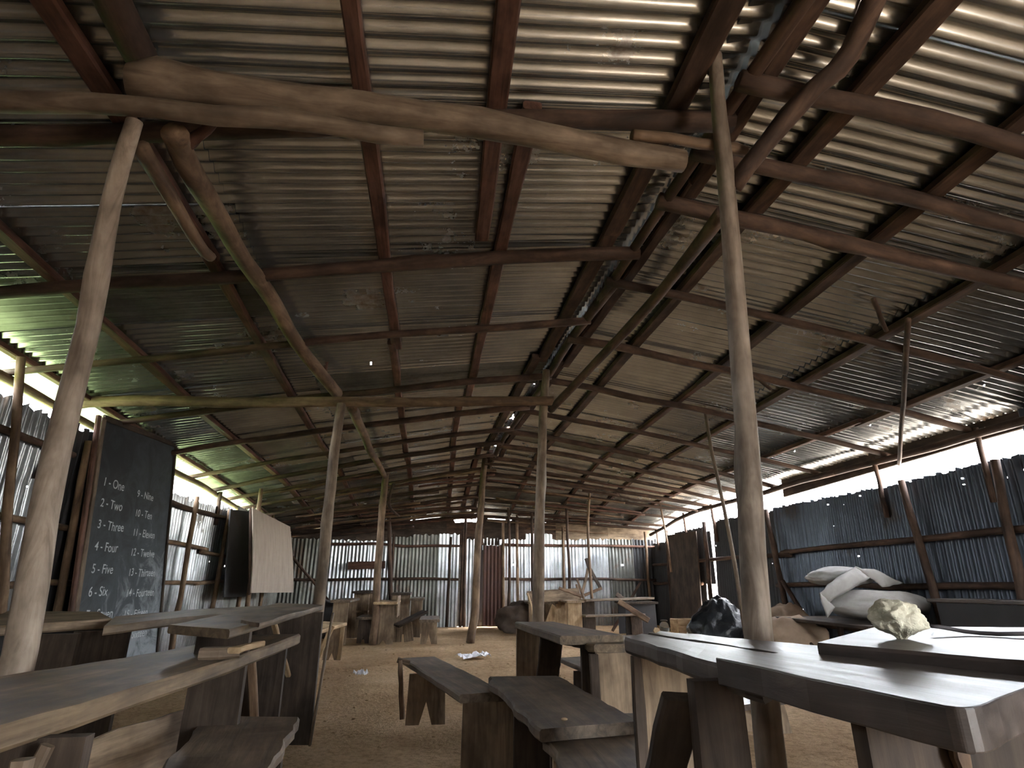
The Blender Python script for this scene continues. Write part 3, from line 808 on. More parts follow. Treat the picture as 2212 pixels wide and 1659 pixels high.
right_words = ['9 - Nine', '10 - Ten', '11 - Eleven', '12 - Twelve', '13 - Thirteen', '14 - Fourteen', '15 - Fifteen', '16 - Sixteen']
for i in range(8):
    h = bh * (.745 - .0815 * i)
    chalk(left_words[i], h, bw * .10, .088); chalk(right_words[i], h - .015, bw * .50, .078)
chalk_finish()

TL, TR = atX(546, 1097, -2.55), atX(627, 1138, -2.55)
BL, BR = atX(543, 1281, -2.50), atX(634, 1280, -2.50)
pb = thing('board', 'plain pale brown plywood board hung on left wall past the blackboard', 'board', (BL + BR) / 2)
slab('board_panel', BL, TL, TR, BR, .018, 'ply', pb, segs=8, bow=.02, jit=.004, up=V((1, -.1, 0)))
plank('board_batten', (BL.x - .03, BL.y + .02, BL.z - .02), (TL.x - .03, TL.y + .02, TL.z), V((0, 1, 0)), .05, .03, 'rafter', pb)
p = atX(537, 1300, -2.6)
solo(pole('wooden_post', [V((p.x, p.y, 0)), V((p.x - .02, p.y, 1.0)), V((p.x - .05, p.y - .03, zroof(p.x, p.y) - .1))], .035, .03, 'pole', sides=8), 'slim post at the near edge of the plain plywood board', 'post')
TL, TR = atX(499, 1100, -2.9), atX(542, 1105, -2.9)
BL, BR = atX(484, 1290, -2.8), atX(540, 1288, -2.8)
db = thing('dark_board', 'black unpainted board hung just left of the plain plywood board', 'board', (BL + BR) / 2)
slab('board_panel', BL, TL, TR, BR, .02, 'dark_sheet', db, up=V((1, -.1, 0)))
plank('board_batten', BL + V((-.03, 0, .05)), BR + V((-.03, 0, .05)), V((0, 0, 1)), .05, .02, 'panel_dark', db)
dp = solo(pole('wooden_pole', [atY(622, 1192, 10.9), V((atY(775, 1300, 10.9).x, 10.9, 0))], .025, .02, 'rafter', sides=7), 'thin pole leaning against the wall right of the plywood board', 'pole')

# ================================================================== DESKS AND BENCHES
def quad(pts, z): return [atZ(x, y, z) for x, y in pts]
def leg_panel(par, x0, x1, Y, ztop, mat='panel', t=.03, lean=0.0, notch=0.0, yl=0.0, name='leg_panel', z0=0.0):
    """upright end board facing the hall; notch = height of the V cut at its foot"""
    w = x1 - x0; c = w / 2
    if notch:
        out = [(z0, 0), (z0, w * .34), (z0 + notch, c), (z0, w * .66), (z0, w), (ztop, w - .01), (ztop, .01)]
    else:
        out = [(z0, 0), (z0 + .006, w * .5), (z0, w), (ztop, w - .004 - lean), (ztop, .004 + lean)]
    return prism(name, V((x0, Y, 0)), V((0, yl, 1)), V((1, 0, 0)), out, t, mat, par)
def strip(par, a, b, w, t, mat, side=(0, 1, 0), name='brace'):
    return plank(name, a, b, V(side), w, t, mat, par, segs=5, jit=.003)

# ---- left front: long foreground desk A
A = quad([(-120, 1604), (650, 1369), (518, 1371), (-120, 1475)], .62)
d = thing('desk', 'long worn plank desk running into the bottom left corner of the photo', 'desk', V((-1.0, 1.7, 0)))
slab('tabletop', *A, .045, 'desk', d, segs=18, jit=.006, bow=-.012, up=V((0, 0, 1)), wseg=3)
e0, e1 = A[1], A[2]
leg_panel(d, e1.x + .02, e0.x - .02, e0.y - .14, .575, 'panel_dark', notch=.0)
strip(d, V((e0.x - .13, e0.y - .30, .57)), V((e0.x - .08, e0.y - .16, .12)), .035, .02, 'pole', (1, 0, 0))
plank('stretcher', V((e1.x + .05, e1.y - .2, .30)), V((A[3].x + .1, A[3].y + .3, .30)), V((0, 0, 1)), .20, .02, 'panel', d)
n0 = atY(186, 1600, 1.30)
leg_panel(d, n0.x - .30, n0.x, 1.32, .575, 'panel_dark')
n0 = atY(56, 1620, 1.17)
strip(d, V((n0.x, 1.17, .575)), V((n0.x, 1.17, .05)), .026, .026, 'pole_grey', (1, 0, 0), 'leg_post')
q0 = atY(112, 1585, 1.27); q0.z = .572
strip(d, q0, V((q0.x - .06, 1.25, .40)), .024, .02, 'pole_grey', (1, 0, 0))
# bench beside it
A = quad([(310, 1700), (446, 1546), (650, 1549), (560, 1700)], .38)
d = thing('bench', 'dark low bench in the foreground just right of the long left desk', 'bench', (A[1] + A[2]) / 2 * 1 - V((0, 0, .38)))
slab('seat', *A, .035, 'bench', d, segs=12, jit=.006, up=V((0, 0, 1)), ragged=.006)
leg_panel(d, A[1].x + .03, A[2].x - .02, A[1].y - .17, .345, 'panel_dark', notch=.12)
leg_panel(d, A[0].x + .06, A[3].x - .02, A[0].y - .3, .345, 'panel_dark', notch=.12)
# plank desk B with the tall end panel
A = quad([(496, 1360), (701, 1307), (604, 1302), (364, 1350)], .71)
d = thing('desk', 'weathered plank desk with tall dark end panel in front of the left post', 'desk', (A[1] + A[2]) / 2 - V((0, 0, .71)))
slab('tabletop', *A, .028, 'desk', d, segs=14, jit=.006, up=V((0, 0, 1)), wseg=3)
A2 = quad([(560, 1345), (690, 1311), (640, 1309), (520, 1340)], .72)
slab('loose_top_board', *A2, .014, 'bench', d, segs=8, jit=.008, ragged=.02, up=V((0, 0, 1)))
xr = atY(674, 1500, 3.68).x
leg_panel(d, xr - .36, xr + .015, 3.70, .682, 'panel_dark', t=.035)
plank('lit_edge_strip', V((xr + .018, 3.68, 0)), V((xr + .07, 3.68, .68)), V((0, 1, 0)), .035, .012, 'pole_grey', d, segs=5)  # paler strip stands in for light caught on the panel's edge
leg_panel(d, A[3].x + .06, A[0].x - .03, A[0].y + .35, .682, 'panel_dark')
strip(d, V((A[1].x - .14, 3.3, .68)), V((A[1].x - .1, 3.66, .35)), .03, .02, 'pale', (1, 0, 0))
# offcuts lying between the two desks
p = atZ(478, 1410, .64)
mwb = solo(slab('wood_block', p + V((-.055, -.03, .016)), p + V((.055, .0, .016)), p + V((.045, .045, .016)), p + V((-.06, .02, .016)), .034, 'pole_grey', None, segs=4, jit=.004, up=V((0, 0, 1))), 'small grey wood block wedged on the long left desk', 'block')
p2 = atZ(505, 1405, .645)
solo(slab('offcut', p2 + V((-.01, -.03, .012)), p2 + V((.06, .10, .02)), p2 + V((.07, .09, .02)), p2 + V((.028, -.03, .012)), .018, 'pale', None, segs=4, up=V((0, 0, 1))), 'pale wedge offcut lying beside the grey wood block', 'offcut')
# desk C at the left edge
A = quad([(-60, 1355), (244, 1337), (212, 1321), (20, 1319)], .66)
A = [A[3], A[0], A[1], A[2]]
d = thing('desk', 'pale topped desk with black front panel at the left edge of the photo', 'desk', V((-2.3, 3.4, 0)))
slab('tabletop', A[1], A[2], A[3], A[0], .045, 'panel', d, segs=10, jit=.004, up=V((0, 0, 1)))
prism('front_panel', V((A[2].x - .06, A[2].y + .06, 0)), (A[1] - A[2]), V((0, 0, 1)), [(0, .05), (0, .615), (1.1, .615), (1.1, .05)], .025, 'dark_sheet', d)
leg_panel(d, A[2].x - .12, A[2].x - .02, A[2].y + .12, .615, 'panel_dark', t=.03)
leg_panel(d, A[1].x + .05, A[1].x + .35, A[1].y + .2, .615, 'panel_dark', t=.03)
strip(d, V((-2.20, 2.85, .60)), V((-1.86, 2.85, .2)), .05, .025, 'pole', (0, 1, 0))
# desk D, plank behind B
A = quad([(225, 1353), (560, 1322), (600, 1308), (250, 1331)], .66)
d = thing('desk', 'narrow grey plank desk between the blackboard and the tall panel desk', 'desk', (A[0] + A[1]) / 2 - V((0, 0, .66)))
slab('tabletop', *A, .04, 'desk', d, segs=12, jit=.005, bow=.01, up=V((0, 0, 1)))
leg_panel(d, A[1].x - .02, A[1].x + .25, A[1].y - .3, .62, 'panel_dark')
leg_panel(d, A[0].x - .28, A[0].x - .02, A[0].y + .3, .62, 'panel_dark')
# small bench beyond
A = quad([(640, 1377), (749, 1345), (700, 1342), (600, 1362)], .39)
d = thing('bench', 'small pale bench with slanting brace beyond the tall panel desk', 'bench', V((A[1].x, A[1].y, 0)))
slab('seat', *A, .035, 'pale', d, segs=8, up=V((0, 0, 1)))
leg_panel(d, A[1].x - .22, A[1].x - .02, A[1].y - .12, .355, 'panel', notch=.08)
plank('leg_strip', V((A[1].x - .03, A[1].y - .15, 0)), V((A[1].x - .02, A[1].y - .15, .355)), V((1, 0, 0)), .05, .02, 'pale', d, segs=4)
leg_panel(d, A[0].x - .2, A[0].x - .02, A[0].y + .2, .355, 'panel', notch=.08)
strip(d, atY(719, 1352, 6.8), atY(684, 1424, 6.8), .05, .02, 'pale', (1, 0, 0))

# ---- centre: benches
A = quad([(992, 1500), (868, 1421), (941, 1418), (1096, 1494)], .33)
d = thing('bench', 'brown bench with V cut leg standing alone on the open floor', 'bench', V((A[1].x, A[1].y, 0)))
slab('seat', *A, .04, 'bench', d, segs=10, jit=.006, up=V((0, 0, 1)))
a, b = atZ(876, 1562, 0), atZ(961, 1562, 0)
leg_panel(d, a.x, b.x, 4.08, .29, 'panel', notch=.13, t=.03)
a, b = atY(998, 1540, 3.12), atY(1148, 1540, 3.12)
leg_panel(d, a.x, b.x, 3.13, .29, 'panel', t=.03, notch=0)
plank('stick_leg', atY(864, 1426, 4.2), V((atZ(870, 1552, 0).x, 4.2, .01)), V((1, 0, 0)), .03, .03, 'pole', d, segs=5)
plank('end_batten', atY(858, 1425, 4.25) , atY(885, 1432, 4.25), V((0, 1, 0)), .05, .03, 'panel', d, segs=3)
A = quad([(1166, 1575), (1054, 1462), (1206, 1459), (1384, 1557)], .375)
d = thing('bench', 'dark broken edged bench overlapping the brown bench in the centre', 'bench', V((A[1].x, A[1].y, 0)))
slab('seat', *A, .04, 'bench', d, segs=18, jit=.004, ragged=.035, up=V((0, 0, 1)), wseg=3)
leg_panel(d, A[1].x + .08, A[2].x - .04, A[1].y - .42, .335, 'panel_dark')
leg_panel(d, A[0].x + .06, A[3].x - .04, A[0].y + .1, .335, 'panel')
A = quad([(1262, 1720), (1150, 1548), (1372, 1540), (1690, 1720)], .33)
d = thing('bench', 'dark scarred bench at the bottom edge in front of the broken edged bench', 'bench', V((A[0].x + .2, A[0].y, 0)))
slab('seat', *A, .04, 'bench', d, segs=16, jit=.004, ragged=.03, up=V((0, 0, 1)), wseg=3)
leg_panel(d, A[0].x + .05, A[3].x - .05, A[0].y + .2, .29, 'panel_dark')
leg_panel(d, A[1].x + .05, A[2].x - .05, A[1].y - .1, .29, 'panel_dark')

# ---- centre right: two small desks end to end
A = quad([(1211, 1374), (1112, 1343), (1198, 1343), (1345, 1371)], .575)
d = thing('desk', 'small plank desk end on to the thick middle post', 'desk', V((A[1].x, A[1].y, 0)))
slab('tabletop', *A, .045, 'desk', d, segs=10, jit=.006, up=V((0, 0, 1)), wseg=3)
a, b = atY(1115, 1400, 4.35), atY(1172, 1400, 4.35)
leg_panel(d, a.x, b.x + .04, 4.36, .53, 'panel', t=.035)
plank('brace_board', atY(1192, 1378, 3.9), atY(1182, 1470, 4.05), V((1, 0, 0)), .15, .03, 'panel_dark', d)
leg_panel(d, A[0].x + .12, A[3].x - .02, A[0].y + .06, .53, 'panel_dark')
A = quad([(1284, 1392), (1214, 1376), (1372, 1371), (1420, 1391)], .54)
d = thing('desk', 'short plank desk with pale end panel behind the broken edged bench', 'desk', V((A[0].x, A[0].y, 0)))
slab('tabletop', *A, .04, 'desk', d, segs=8, jit=.006, ragged=.02, up=V((0, 0, 1)))
a, b = atY(1300, 1450, 3.1), atY(1382, 1450, 3.1)
leg_panel(d, a.x - .02, b.x, 3.14, .50, 'panel', t=.03)
plank('leg_strip', V((a.x - .03, 3.10, 0)), V((a.x - .04, 3.10, .50)), V((1, 0, 0)), .05, .02, 'panel_dark', d, segs=5)
plank('leg_strip', V((b.x + .01, 3.10, 0)), V((b.x + .02, 3.10, .50)), V((1, 0, 0)), .035, .02, 'panel_dark', d, segs=5)
leg_panel(d, A[1].x + .1, A[2].x - .05, A[1].y - .05, .50, 'panel_dark')
A = quad([(1300, 1462), (1206, 1421), (1262, 1418), (1400, 1460)], .30)
d = thing('bench', 'low bench glimpsed under the gap between the two small desks', 'bench', V((A[1].x, A[1].y, 0)))
slab('seat', *A, .03, 'bench', d, segs=6, up=V((0, 0, 1)))
a = atY(1237, 1460, 4.2)
leg_panel(d, a.x, a.x + .2, 4.2, .27, 'panel_dark', notch=.07)
leg_panel(d, A[0].x + .05, A[0].x + .25, A[0].y + .2, .27, 'panel_dark', notch=.07)

# ---- right front: long desk of two planks and the glossy desk before it
zt = .70
PA = quad([(1640, 1462), (1348, 1376), (1392, 1369), (1735, 1420)], zt)
PB = quad([(1775, 1424), (1399, 1368), (1426, 1363), (1775, 1394)], zt)
d = thing('desk', 'long split plank desk behind the glossy desk on the right', 'desk', V((PA[1].x, PA[1].y, 0)))
slab('tabletop_plank', *PA, .042, 'desk_shiny', d, segs=14, jit=.005, up=V((0, 0, 1)))
slab('tabletop_plank', *PB, .042, 'desk_shiny', d, segs=14, jit=.005, up=V((0, 0, 1)))
a, b = atY(1384, 1500, 1.66), atY(1532, 1500, 1.66)
leg_panel(d, a.x, b.x, 1.67, zt - .042, 'panel', t=.03)
plank('leg_strip', V((a.x - .01, 1.645, 0)), V((a.x - .012, 1.645, zt - .042)), V((1, 0, 0)), .03, .02, 'panel_dark', d, segs=5)
a = (PA[0] + PB[0]) / 2
q0, q1 = atY(1535, 1500, 1.27), atY(1600, 1500, 1.27)
leg_panel(d, q0.x, q1.x, 1.28, zt - .042, 'panel_dark', t=.03)
zt = .72
L = quad([(2106, 1527), (1545, 1420), (1752, 1404), (2560, 1500)], zt)
d = thing('desk', 'glossy rounded desk top shining white in the right foreground', 'desk', V((L[0].x, L[0].y, 0)))
# front plank with the rounded near corner
mw = frame(L[1], L[0] - L[1], L[2] - L[1]); inv = mw.inverted()
def lp(px, py): q = inv @ atZ(px, py, zt); return (q.x, q.y)
near = [lp(2040, 1524), lp(2064, 1527), lp(2085, 1528), lp(2104, 1527), lp(2120, 1524), lp(2136, 1518), lp(2152, 1510), lp(2212, 1488)]
edge = []
pts = [(1545, 1420), (1640, 1440), (1740, 1463), (1850, 1486), (1950, 1507), (2040, 1524)]
edge = [lp(*q) for q in pts]
for i in range(1, len(edge) - 1): edge[i] = (edge[i][0], edge[i][1] + rnd(.003))
back = [lp(2270, 1468), lp(2212, 1460), lp(1953, 1431), lp(1780, 1413), lp(1700, 1408)]
o = prism('tabletop', mw.translation - V((0, 0, .0225)), mw.col[0].to_3d(), mw.col[1].to_3d(), edge + near[1:] + back, .045, 'desk_shiny', d)
bv = o.modifiers.new('bevel', 'BEVEL'); bv.width = .006; bv.segments = 2; bv.limit_method = 'ANGLE'
a, b = atY(1500, 1560, 1.12), atY(1612, 1560, 1.12)
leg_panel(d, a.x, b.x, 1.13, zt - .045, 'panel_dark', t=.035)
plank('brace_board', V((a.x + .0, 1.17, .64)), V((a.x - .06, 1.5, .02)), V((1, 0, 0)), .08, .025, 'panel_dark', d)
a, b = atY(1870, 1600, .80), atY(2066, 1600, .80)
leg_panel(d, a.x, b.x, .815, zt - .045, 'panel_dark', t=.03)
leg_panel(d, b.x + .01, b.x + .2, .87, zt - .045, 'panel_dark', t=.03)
strip(d, V((b.x - .01, .79, .672)), V((b.x - .008, .79, .60)), .022, .014, 'pole', (1, 0, 0), 'cleat')
# desk under the stone
zt = .74
A = quad([(2250, 1431), (1763, 1388), (1900, 1352), (2320, 1356)], zt)
d = thing('desk', 'glossy desk carrying the pale stone at the right edge', 'desk', V((A[1].x, A[1].y, 0)))
slab('tabletop', *A, .026, 'desk_shiny', d, segs=14, jit=.002, up=V((0, 0, 1)), wseg=3)
leg_panel(d, A[2].x - .08, A[2].x + .12, A[2].y - .10, zt - .02, 'panel_dark', t=.03)
leg_panel(d, A[3].x - .22, A[3].x - .04, A[3].y - .12, zt - .02, 'panel_dark', t=.03)
# low bench glimpsed beneath
A = quad([(1594, 1524), (1570, 1500), (1640, 1486), (1708, 1507)], .2)
d = thing('bench', 'low grey bench glimpsed under the glossy desk on the sandy floor', 'bench', V((A[3].x, A[3].y, 0)))
slab('seat', *A, .03, 'desk_shiny', d, segs=5, up=V((0, 0, 1)))
a, b = atZ(1676, 1586, 0), atZ(1718, 1584, 0)
o = prism('leg_panel', V((a.x - .13, a.y + .02, 0)), V((0, 0, 1)), V((1, 0, 0)), [(0, .12), (0, .24), (.17, .21), (.17, -.02)], .03, 'panel', d)
prism('leg_panel', V((A[1].x, A[1].y, 0)), V((0, 0, 1)), V((1, 0, 0)), [(0, .0), (0, .16), (.17, .2), (.17, 0)], .03, 'panel', d)
# desk along the right wall
A = [V((4.16, 3.2, .73)), V((4.14, 4.55, .72)), V((4.48, 4.55, .72)), V((4.49, 3.2, .73))]
d = thing('desk', 'dark desk with pale edge standing against the right wall', 'desk', V((4.4, 3.9, 0)))
slab('tabletop', *A, .03, 'desk_shiny', d, up=V((0, 0, 1)))
prism('front_panel', V((4.18, 3.25, 0)), V((0, 1, 0)), V((0, 0, 1)), [(0, .1), (1.25, .1), (1.25, .69), (0, .69)], .02, 'dark_sheet', d)
leg_panel(d, 4.2, 4.45, 4.5, .69, 'panel_dark'); leg_panel(d, 4.2, 4.45, 3.25, .69, 'panel_dark')
# support of the white sacks
d = thing('table', 'dark rough table under the white sacks by the right wall', 'table', V((4.1, 5.3, 0)))
slab('tabletop', V((3.62, 4.65, .50)), V((3.66, 6.1, .50)), V((4.42, 6.1, .50)), V((4.42, 4.65, .50)), .03, 'panel_dark', d, up=V((0, 0, 1)))
for x, y in ((3.7, 4.75), (3.72, 6.0), (4.34, 4.75), (4.34, 6.0)):
    pole('leg', [V((x, y, 0)), V((x, y, .47))], .035, .03, 'rafter', d, sides=7)
strip(d, V((3.70, 5.95, .46)), V((3.70, 5.3, .1)), .06, .03, 'rafter', (0, 0, 1))
pole('wall_brace', [atX(1690, 1255, 4.55), atX(1772, 1385, 4.55)], .03, .028, 'rafter', wall_right, sides=7)
pole('eave_prop', [on_roof(1962, 690, .1), atX(1942, 1003, 4.68)], .02, .018, 'rafter', wall_right, sides=6)

# ================================================================== HEAPS AT THE FAR END
def far_desk(label, px0, px1, pytop, Y, L=1.0, over=.03, mat='panel', notch=0.0, t=.035, name='desk', cat='desk', legmat=None, tone='bench'):
    a, b = atY(px0, pytop, Y), atY(px1, pytop, Y); z = a.z
    d = thing(name, label, cat, V(((a.x + b.x) / 2, Y, 0)))
    slab('tabletop' if cat == 'desk' else 'seat', V((a.x - over, Y - .05, z)), V((a.x - over, Y + L, z)), V((b.x + over, Y + L, z)), V((b.x + over, Y - .05, z)), t, tone, d, segs=5, up=V((0, 0, 1)))
    for q in (Y + .03, Y + L - .08): leg_panel(d, a.x, b.x, q, z - t, legmat or mat, notch=notch)
    return d, a, b, z
d, a, b, z = far_desk('brown desk with round stain on its panel at the left of the far heap', 720, 754, 1296, 9.0, 1.1)
d, a, b, z = far_desk('tallest desk of the far left heap with a sagging dark top', 765, 799, 1277, 10.0, 1.1, tone='panel_dark')
plank('shelf_board', V((a.x, 10.02, .40)), V((b.x, 10.02, .40)), V((0, 1, 0)), .2, .03, 'panel', d)
far_desk('low dark bench tucked into the far left heap behind the third post', 774, 801, 1333, 9.2, .7, mat='panel_dark', notch=.1, name='bench', cat='bench')
d, a, b, z = far_desk('orange brown desk with wide panel just right of the third left post', 812, 854, 1300, 9.0, .9, notch=.06, tone='pale')
plank('side_board', V((b.x + .02, 9.1, .50)), V((b.x + .02, 9.8, .50)), V((0, 0, 1)), .3, .02, 'panel', d)
far_desk('dark topped desk at the back of the far left heap', 848, 884, 1281, 10.6, .8, tone='panel_dark')
far_desk('grey brown desk at the right end of the far left heap', 888, 912, 1292, 10.0, .8)
d = thing('bench', 'overturned dark bench lying slanted across the far left heap', 'bench', atZ(880, 1375, 0))
plank('seat', atY(856, 1352, 9.3), atY(918, 1321, 9.5), V((0, 1, .2)), .22, .035, 'panel_dark', d)
plank('leg_panel', atY(858, 1352, 9.35), V((atZ(858, 1384, 0).x, 9.35, 0)), V((1, 0, 0)), .16, .03, 'panel', d, segs=4)
plank('leg_panel', atY(880, 1345, 9.4), V((atZ(884, 1384, 0).x, 9.4, 0)), V((1, 0, 0)), .14, .03, 'panel', d, segs=4)
far_desk('low notched bench standing alone at the right of the far left heap', 910, 946, 1338, 8.95, .95, notch=.13, name='bench', cat='bench', t=.04)
solo(blob('sack', (atY(705, 1300, 9.8).x, 9.9, .28), (.28, .3, .30), 'dark_sheet', seed=3, flat=.9, sub=3), 'dark sack behind the left end of the far left heap', 'sack')

# right heap
d, a, b, z = far_desk('broken brown desk with upended top beside the thick middle post', 1142, 1200, 1300, 10.4, .9, mat='panel')
plank('loose_top_board', atY(1140, 1290, 10.2), atY(1250, 1283, 10.2), V((0, .3, 1)), .2, .025, 'panel', d)
pole('bent_strip', [atY(1139, 1281, 10.15), atY(1147, 1305, 10.12), atY(1150, 1330, 10.1)], .02, .016, 'pale', d, sides=6)
prism('gusset', V((atY(1168, 1345, 10.1).x, 10.1, 0)), V((0, 0, 1)), V((1, 0, 0)), [(0, 0), (0, .3), (.45, .27), (.5, .2)], .03, 'pale', d)
d, a, b, z = far_desk('pale panelled desk in the middle of the broken desks at right', 1226, 1257, 1297, 9.7, 1.1, mat='pale', tone='panel')
d = thing('bench', 'long dark bench stretching right from the pale panelled desk', 'bench', V((atY(1330, 1300, 10.2).x, 10.2, 0)))
a, b = atY(1258, 1297, 10.0), atY(1404, 1292, 10.3)
plank('seat', a, b, V((0, 1, 0)), .3, .035, 'bench', d, segs=8)
for f in (.08, .9):
    q = a.lerp(b, f); plank('leg', V((q.x, q.y, 0)), V((q.x, q.y, q.z - .02)), V((1, 0, 0)), .22, .03, 'panel_dark', d, segs=4)
d = thing('bench', 'lower dark bench in front of the long dark bench at right', 'bench', V((atY(1320, 1330, 9.8).x, 9.8, 0)))
a, b = atY(1258, 1331, 9.7), atY(1386, 1327, 9.9)
plank('seat', a, b, V((0, 1, 0)), .26, .03, 'bench', d, segs=8)
for f in (.1, .9):
    q = a.lerp(b, f); plank('leg', V((q.x, q.y, 0)), V((q.x, q.y, q.z - .02)), V((1, 0, 0)), .2, .03, 'panel_dark', d, segs=4)
d, a, b, z = far_desk('black desk in front of the corner at the far right end of the broken desks', 1350, 1416, 1300, 9.9, .5, mat='dark_sheet', tone='panel_dark')
solo(plank('loose_plank', atY(1336, 1299, 9.6), atY(1402, 1341, 9.4), V((0, .4, 1)), .09, .025, 'pole'), 'brown loose plank slanting down in front of the black corner desk', 'plank')
solo(plank('loose_plank', atY(1332, 1283, 10.25), atY(1352, 1300, 10.2), V((0, .4, 1)), .08, .025, 'panel_dark'), 'short dark board end propped on the long dark bench', 'plank')
solo(plank('loose_plank', atY(1207, 1270, 9.95), atY(1256, 1288, 9.9), V((0, .6, 1)), .05, .03, 'pole'), 'pale stick plank lying on the pale panelled desk', 'plank')
solo(plank('loose_plank', V((atY(1330, 1300, 10.6).x, 10.9, .0)), atY(1384, 1257, 11.2), V((0, .6, 1)), .05, .03, 'rafter'), 'thin dark stick leaning up in the far right corner', 'plank')
d = thing('stool', 'upturned dark stool with its legs in the air behind the thin stick post', 'stool', V((atY(1276, 1290, 10.6).x, 10.6, .5)))
plank('leg', atY(1266, 1206, 10.6), atY(1274, 1232, 10.6), V((1, 0, 0)), .06, .03, 'panel_dark', d, segs=3)
plank('leg', atY(1273, 1226, 10.6), atY(1298, 1272, 10.6), V((1, 0, 0)), .06, .03, 'panel_dark', d, segs=4)
plank('leg', atY(1270, 1228, 10.62), atY(1256, 1292, 10.55), V((1, 0, 0)), .05, .03, 'panel', d, segs=4)
plank('leg', atY(1246, 1250, 10.5), atY(1262, 1296, 10.5), V((1, 0, 0)), .04, .03, 'pole', d, segs=4)
plank('leg', atY(1245, 1262, 10.45), atY(1255, 1300, 10.45), V((1, 0, 0)), .04, .03, 'pole', d, segs=4)
plank('stretcher', atY(1262, 1286, 10.5), atY(1300, 1270, 10.5), V((0, 0, 1)), .05, .03, 'pole', d, segs=4)
solo(blob('sack', (atY(1122, 1325, 10.7).x, 10.8, .20), (.38, .35, .30), 'sack_dark', seed=5, flat=.66, sub=4, rough=.3), 'dark brown sack slumped on the floor right of the rusty door', 'sack')

# ================================================================== SACKS, BAG, STONE AND SMALL THINGS
def pillow(q):                       # squared off sack outline
    return V((math.copysign(abs(q.x) ** .75, q.x), math.copysign(abs(q.y) ** .8, q.y), q.z * (1 - .35 * abs(q.x) ** 3)))
c = atY(1905, 1312, 5.15)
solo(blob('sack', (c.x, 5.2, .64), (.50, .34, .135), 'sack', seed=2, rough=.16, shape=pillow, rot=.25, flat=.95), 'fat white woven sack lying at the bottom of the sack pile', 'sack')
# the open sack thrown on top: a folded tube with a wide mouth
def open_sack():
    p = [atY(1790, 1330, 5.0), atY(1768, 1292, 5.05), atY(1800, 1262, 5.2), atY(1850, 1240, 5.3)]
    t = thing('sack', 'folded pale sack with open mouth on top of the sack pile', 'sack', V((p[1].x, p[1].y, .5)))
    bm = bmesh.new()
    A0, A1, A2, A3 = atY(1786, 1334, 4.95), atY(1769, 1282, 4.98), atY(1845, 1226, 5.15), atY(1950, 1262, 5.25)
    A4, A5 = atY(1905, 1268, 5.1), atY(1800, 1312, 4.98)
    def patch(a, b, c_, d_, n, bulge, nrm):
        g = [[None] * (n + 1) for _ in range(n + 1)]
        for i in range(n + 1):
            for j in range(n + 1):
                u, v = i / n, j / n
                q = a.lerp(b, u).lerp(d_.lerp(c_, u), v)
                q = q + nrm * (bulge * math.sin(math.pi * u) * math.sin(math.pi * v)) + V((rnd(.003), rnd(.003), .012 * noise.noise(q * 9)))
                g[i][j] = bm.verts.new(q)
        for i in range(n):
            for j in range(n): bm.faces.new((g[i][j], g[i + 1][j], g[i + 1][j + 1], g[i][j + 1]))
    patch(A2, A3, A4, A4.lerp(A2, .45), 8, .06, V((0, -.5, .9)))      # lid side
    patch(A1, A2, A4.lerp(A2, .45), A5.lerp(A1, .4), 8, .05, V((-.3, -.5, .8)))
    patch(A1, A5.lerp(A1, .4), A5, A0, 6, .03, V((-.6, -.6, .3)))
    bmesh.ops.recalc_face_normals(bm, faces=bm.faces)
    o = A1.copy()
    for v in bm.verts: v.co -= o
    me = bpy.data.meshes.new('cloth'); bm.to_mesh(me); bm.free()
    ob = link('cloth', me, Matrix.Translation(o), 'sack', t, smooth=True)
    so = ob.modifiers.new('thick', 'SOLIDIFY'); so.thickness = .018
    blob('sack_body', (A4.x - .17, 5.42, .90), (.36, .22, .09), 'sack', t, seed=9, rough=.2, shape=pillow, rot=.2)
open_sack()
solo(blob('sack', (atY(1705, 1380, 5.9).x, 5.9, .24), (.36, .34, .28), 'sack_brown', seed=4, rough=.22, flat=.82), 'brown sack on the floor right of the thick post base', 'sack')
solo(blob('sack', (atY(1722, 1360, 6.8).x - .12, 6.8, .30), (.26, .3, .34), 'sack_brown', seed=8, rough=.22, flat=.86), 'dim grey brown sack standing behind the brown sack', 'sack')
def tent(q): 
    k = max(0.12, 1 - .55 * (q.z + .8) / 1.8) if q.z > -.8 else 1
    return V((q.x * (k + .15), q.y * (k + .15), q.z))
solo(blob('plastic_bag', (atY(1556, 1350, 6.6).x, 6.6, .33), (.40, .36, .36), 'black_plastic', seed=6, rough=.2, freq=1.8, fine=.035, flat=.9, sub=5, shape=tent), 'crumpled black plastic bag behind the long split desk', 'bag')
# stone with a narrow foot
def stone_shape(q):
    k = 1.0
    if q.z < -.35: k = max(.42, 1 - 1.25 * (-.35 - q.z))
    x = q.x + (.18 * max(0, q.x)) * (1 if q.z > -.4 else 0)
    return V((x * k + (.05 if q.z < -.5 else 0), q.y * k, q.z))
sp = atZ(1957, 1382, .74)
solo(blob('stone', (sp.x, sp.y + .014, .74 + .0365), (.0475, .040, .0405), 'stone', seed=12, rough=.26, freq=1.7, fine=.05, flat=.9, sub=5, shape=stone_shape), 'lumpy pale stone with narrow foot sitting on the right desk', 'stone')
rp = [atZ(x, y, .744 + dz * .5) for x, y, dz in ((2010, 1352, .03), (2040, 1356, .022), (2090, 1365, .006), (2150, 1369, .004), (2212, 1369, .008), (2330, 1366, .012))]
solo(pole('iron_rod', rp, .0042, .0042, 'iron', sides=8, wob=.05, knots=0), 'dark bent iron rod lying on the desk behind the stone', 'rod')
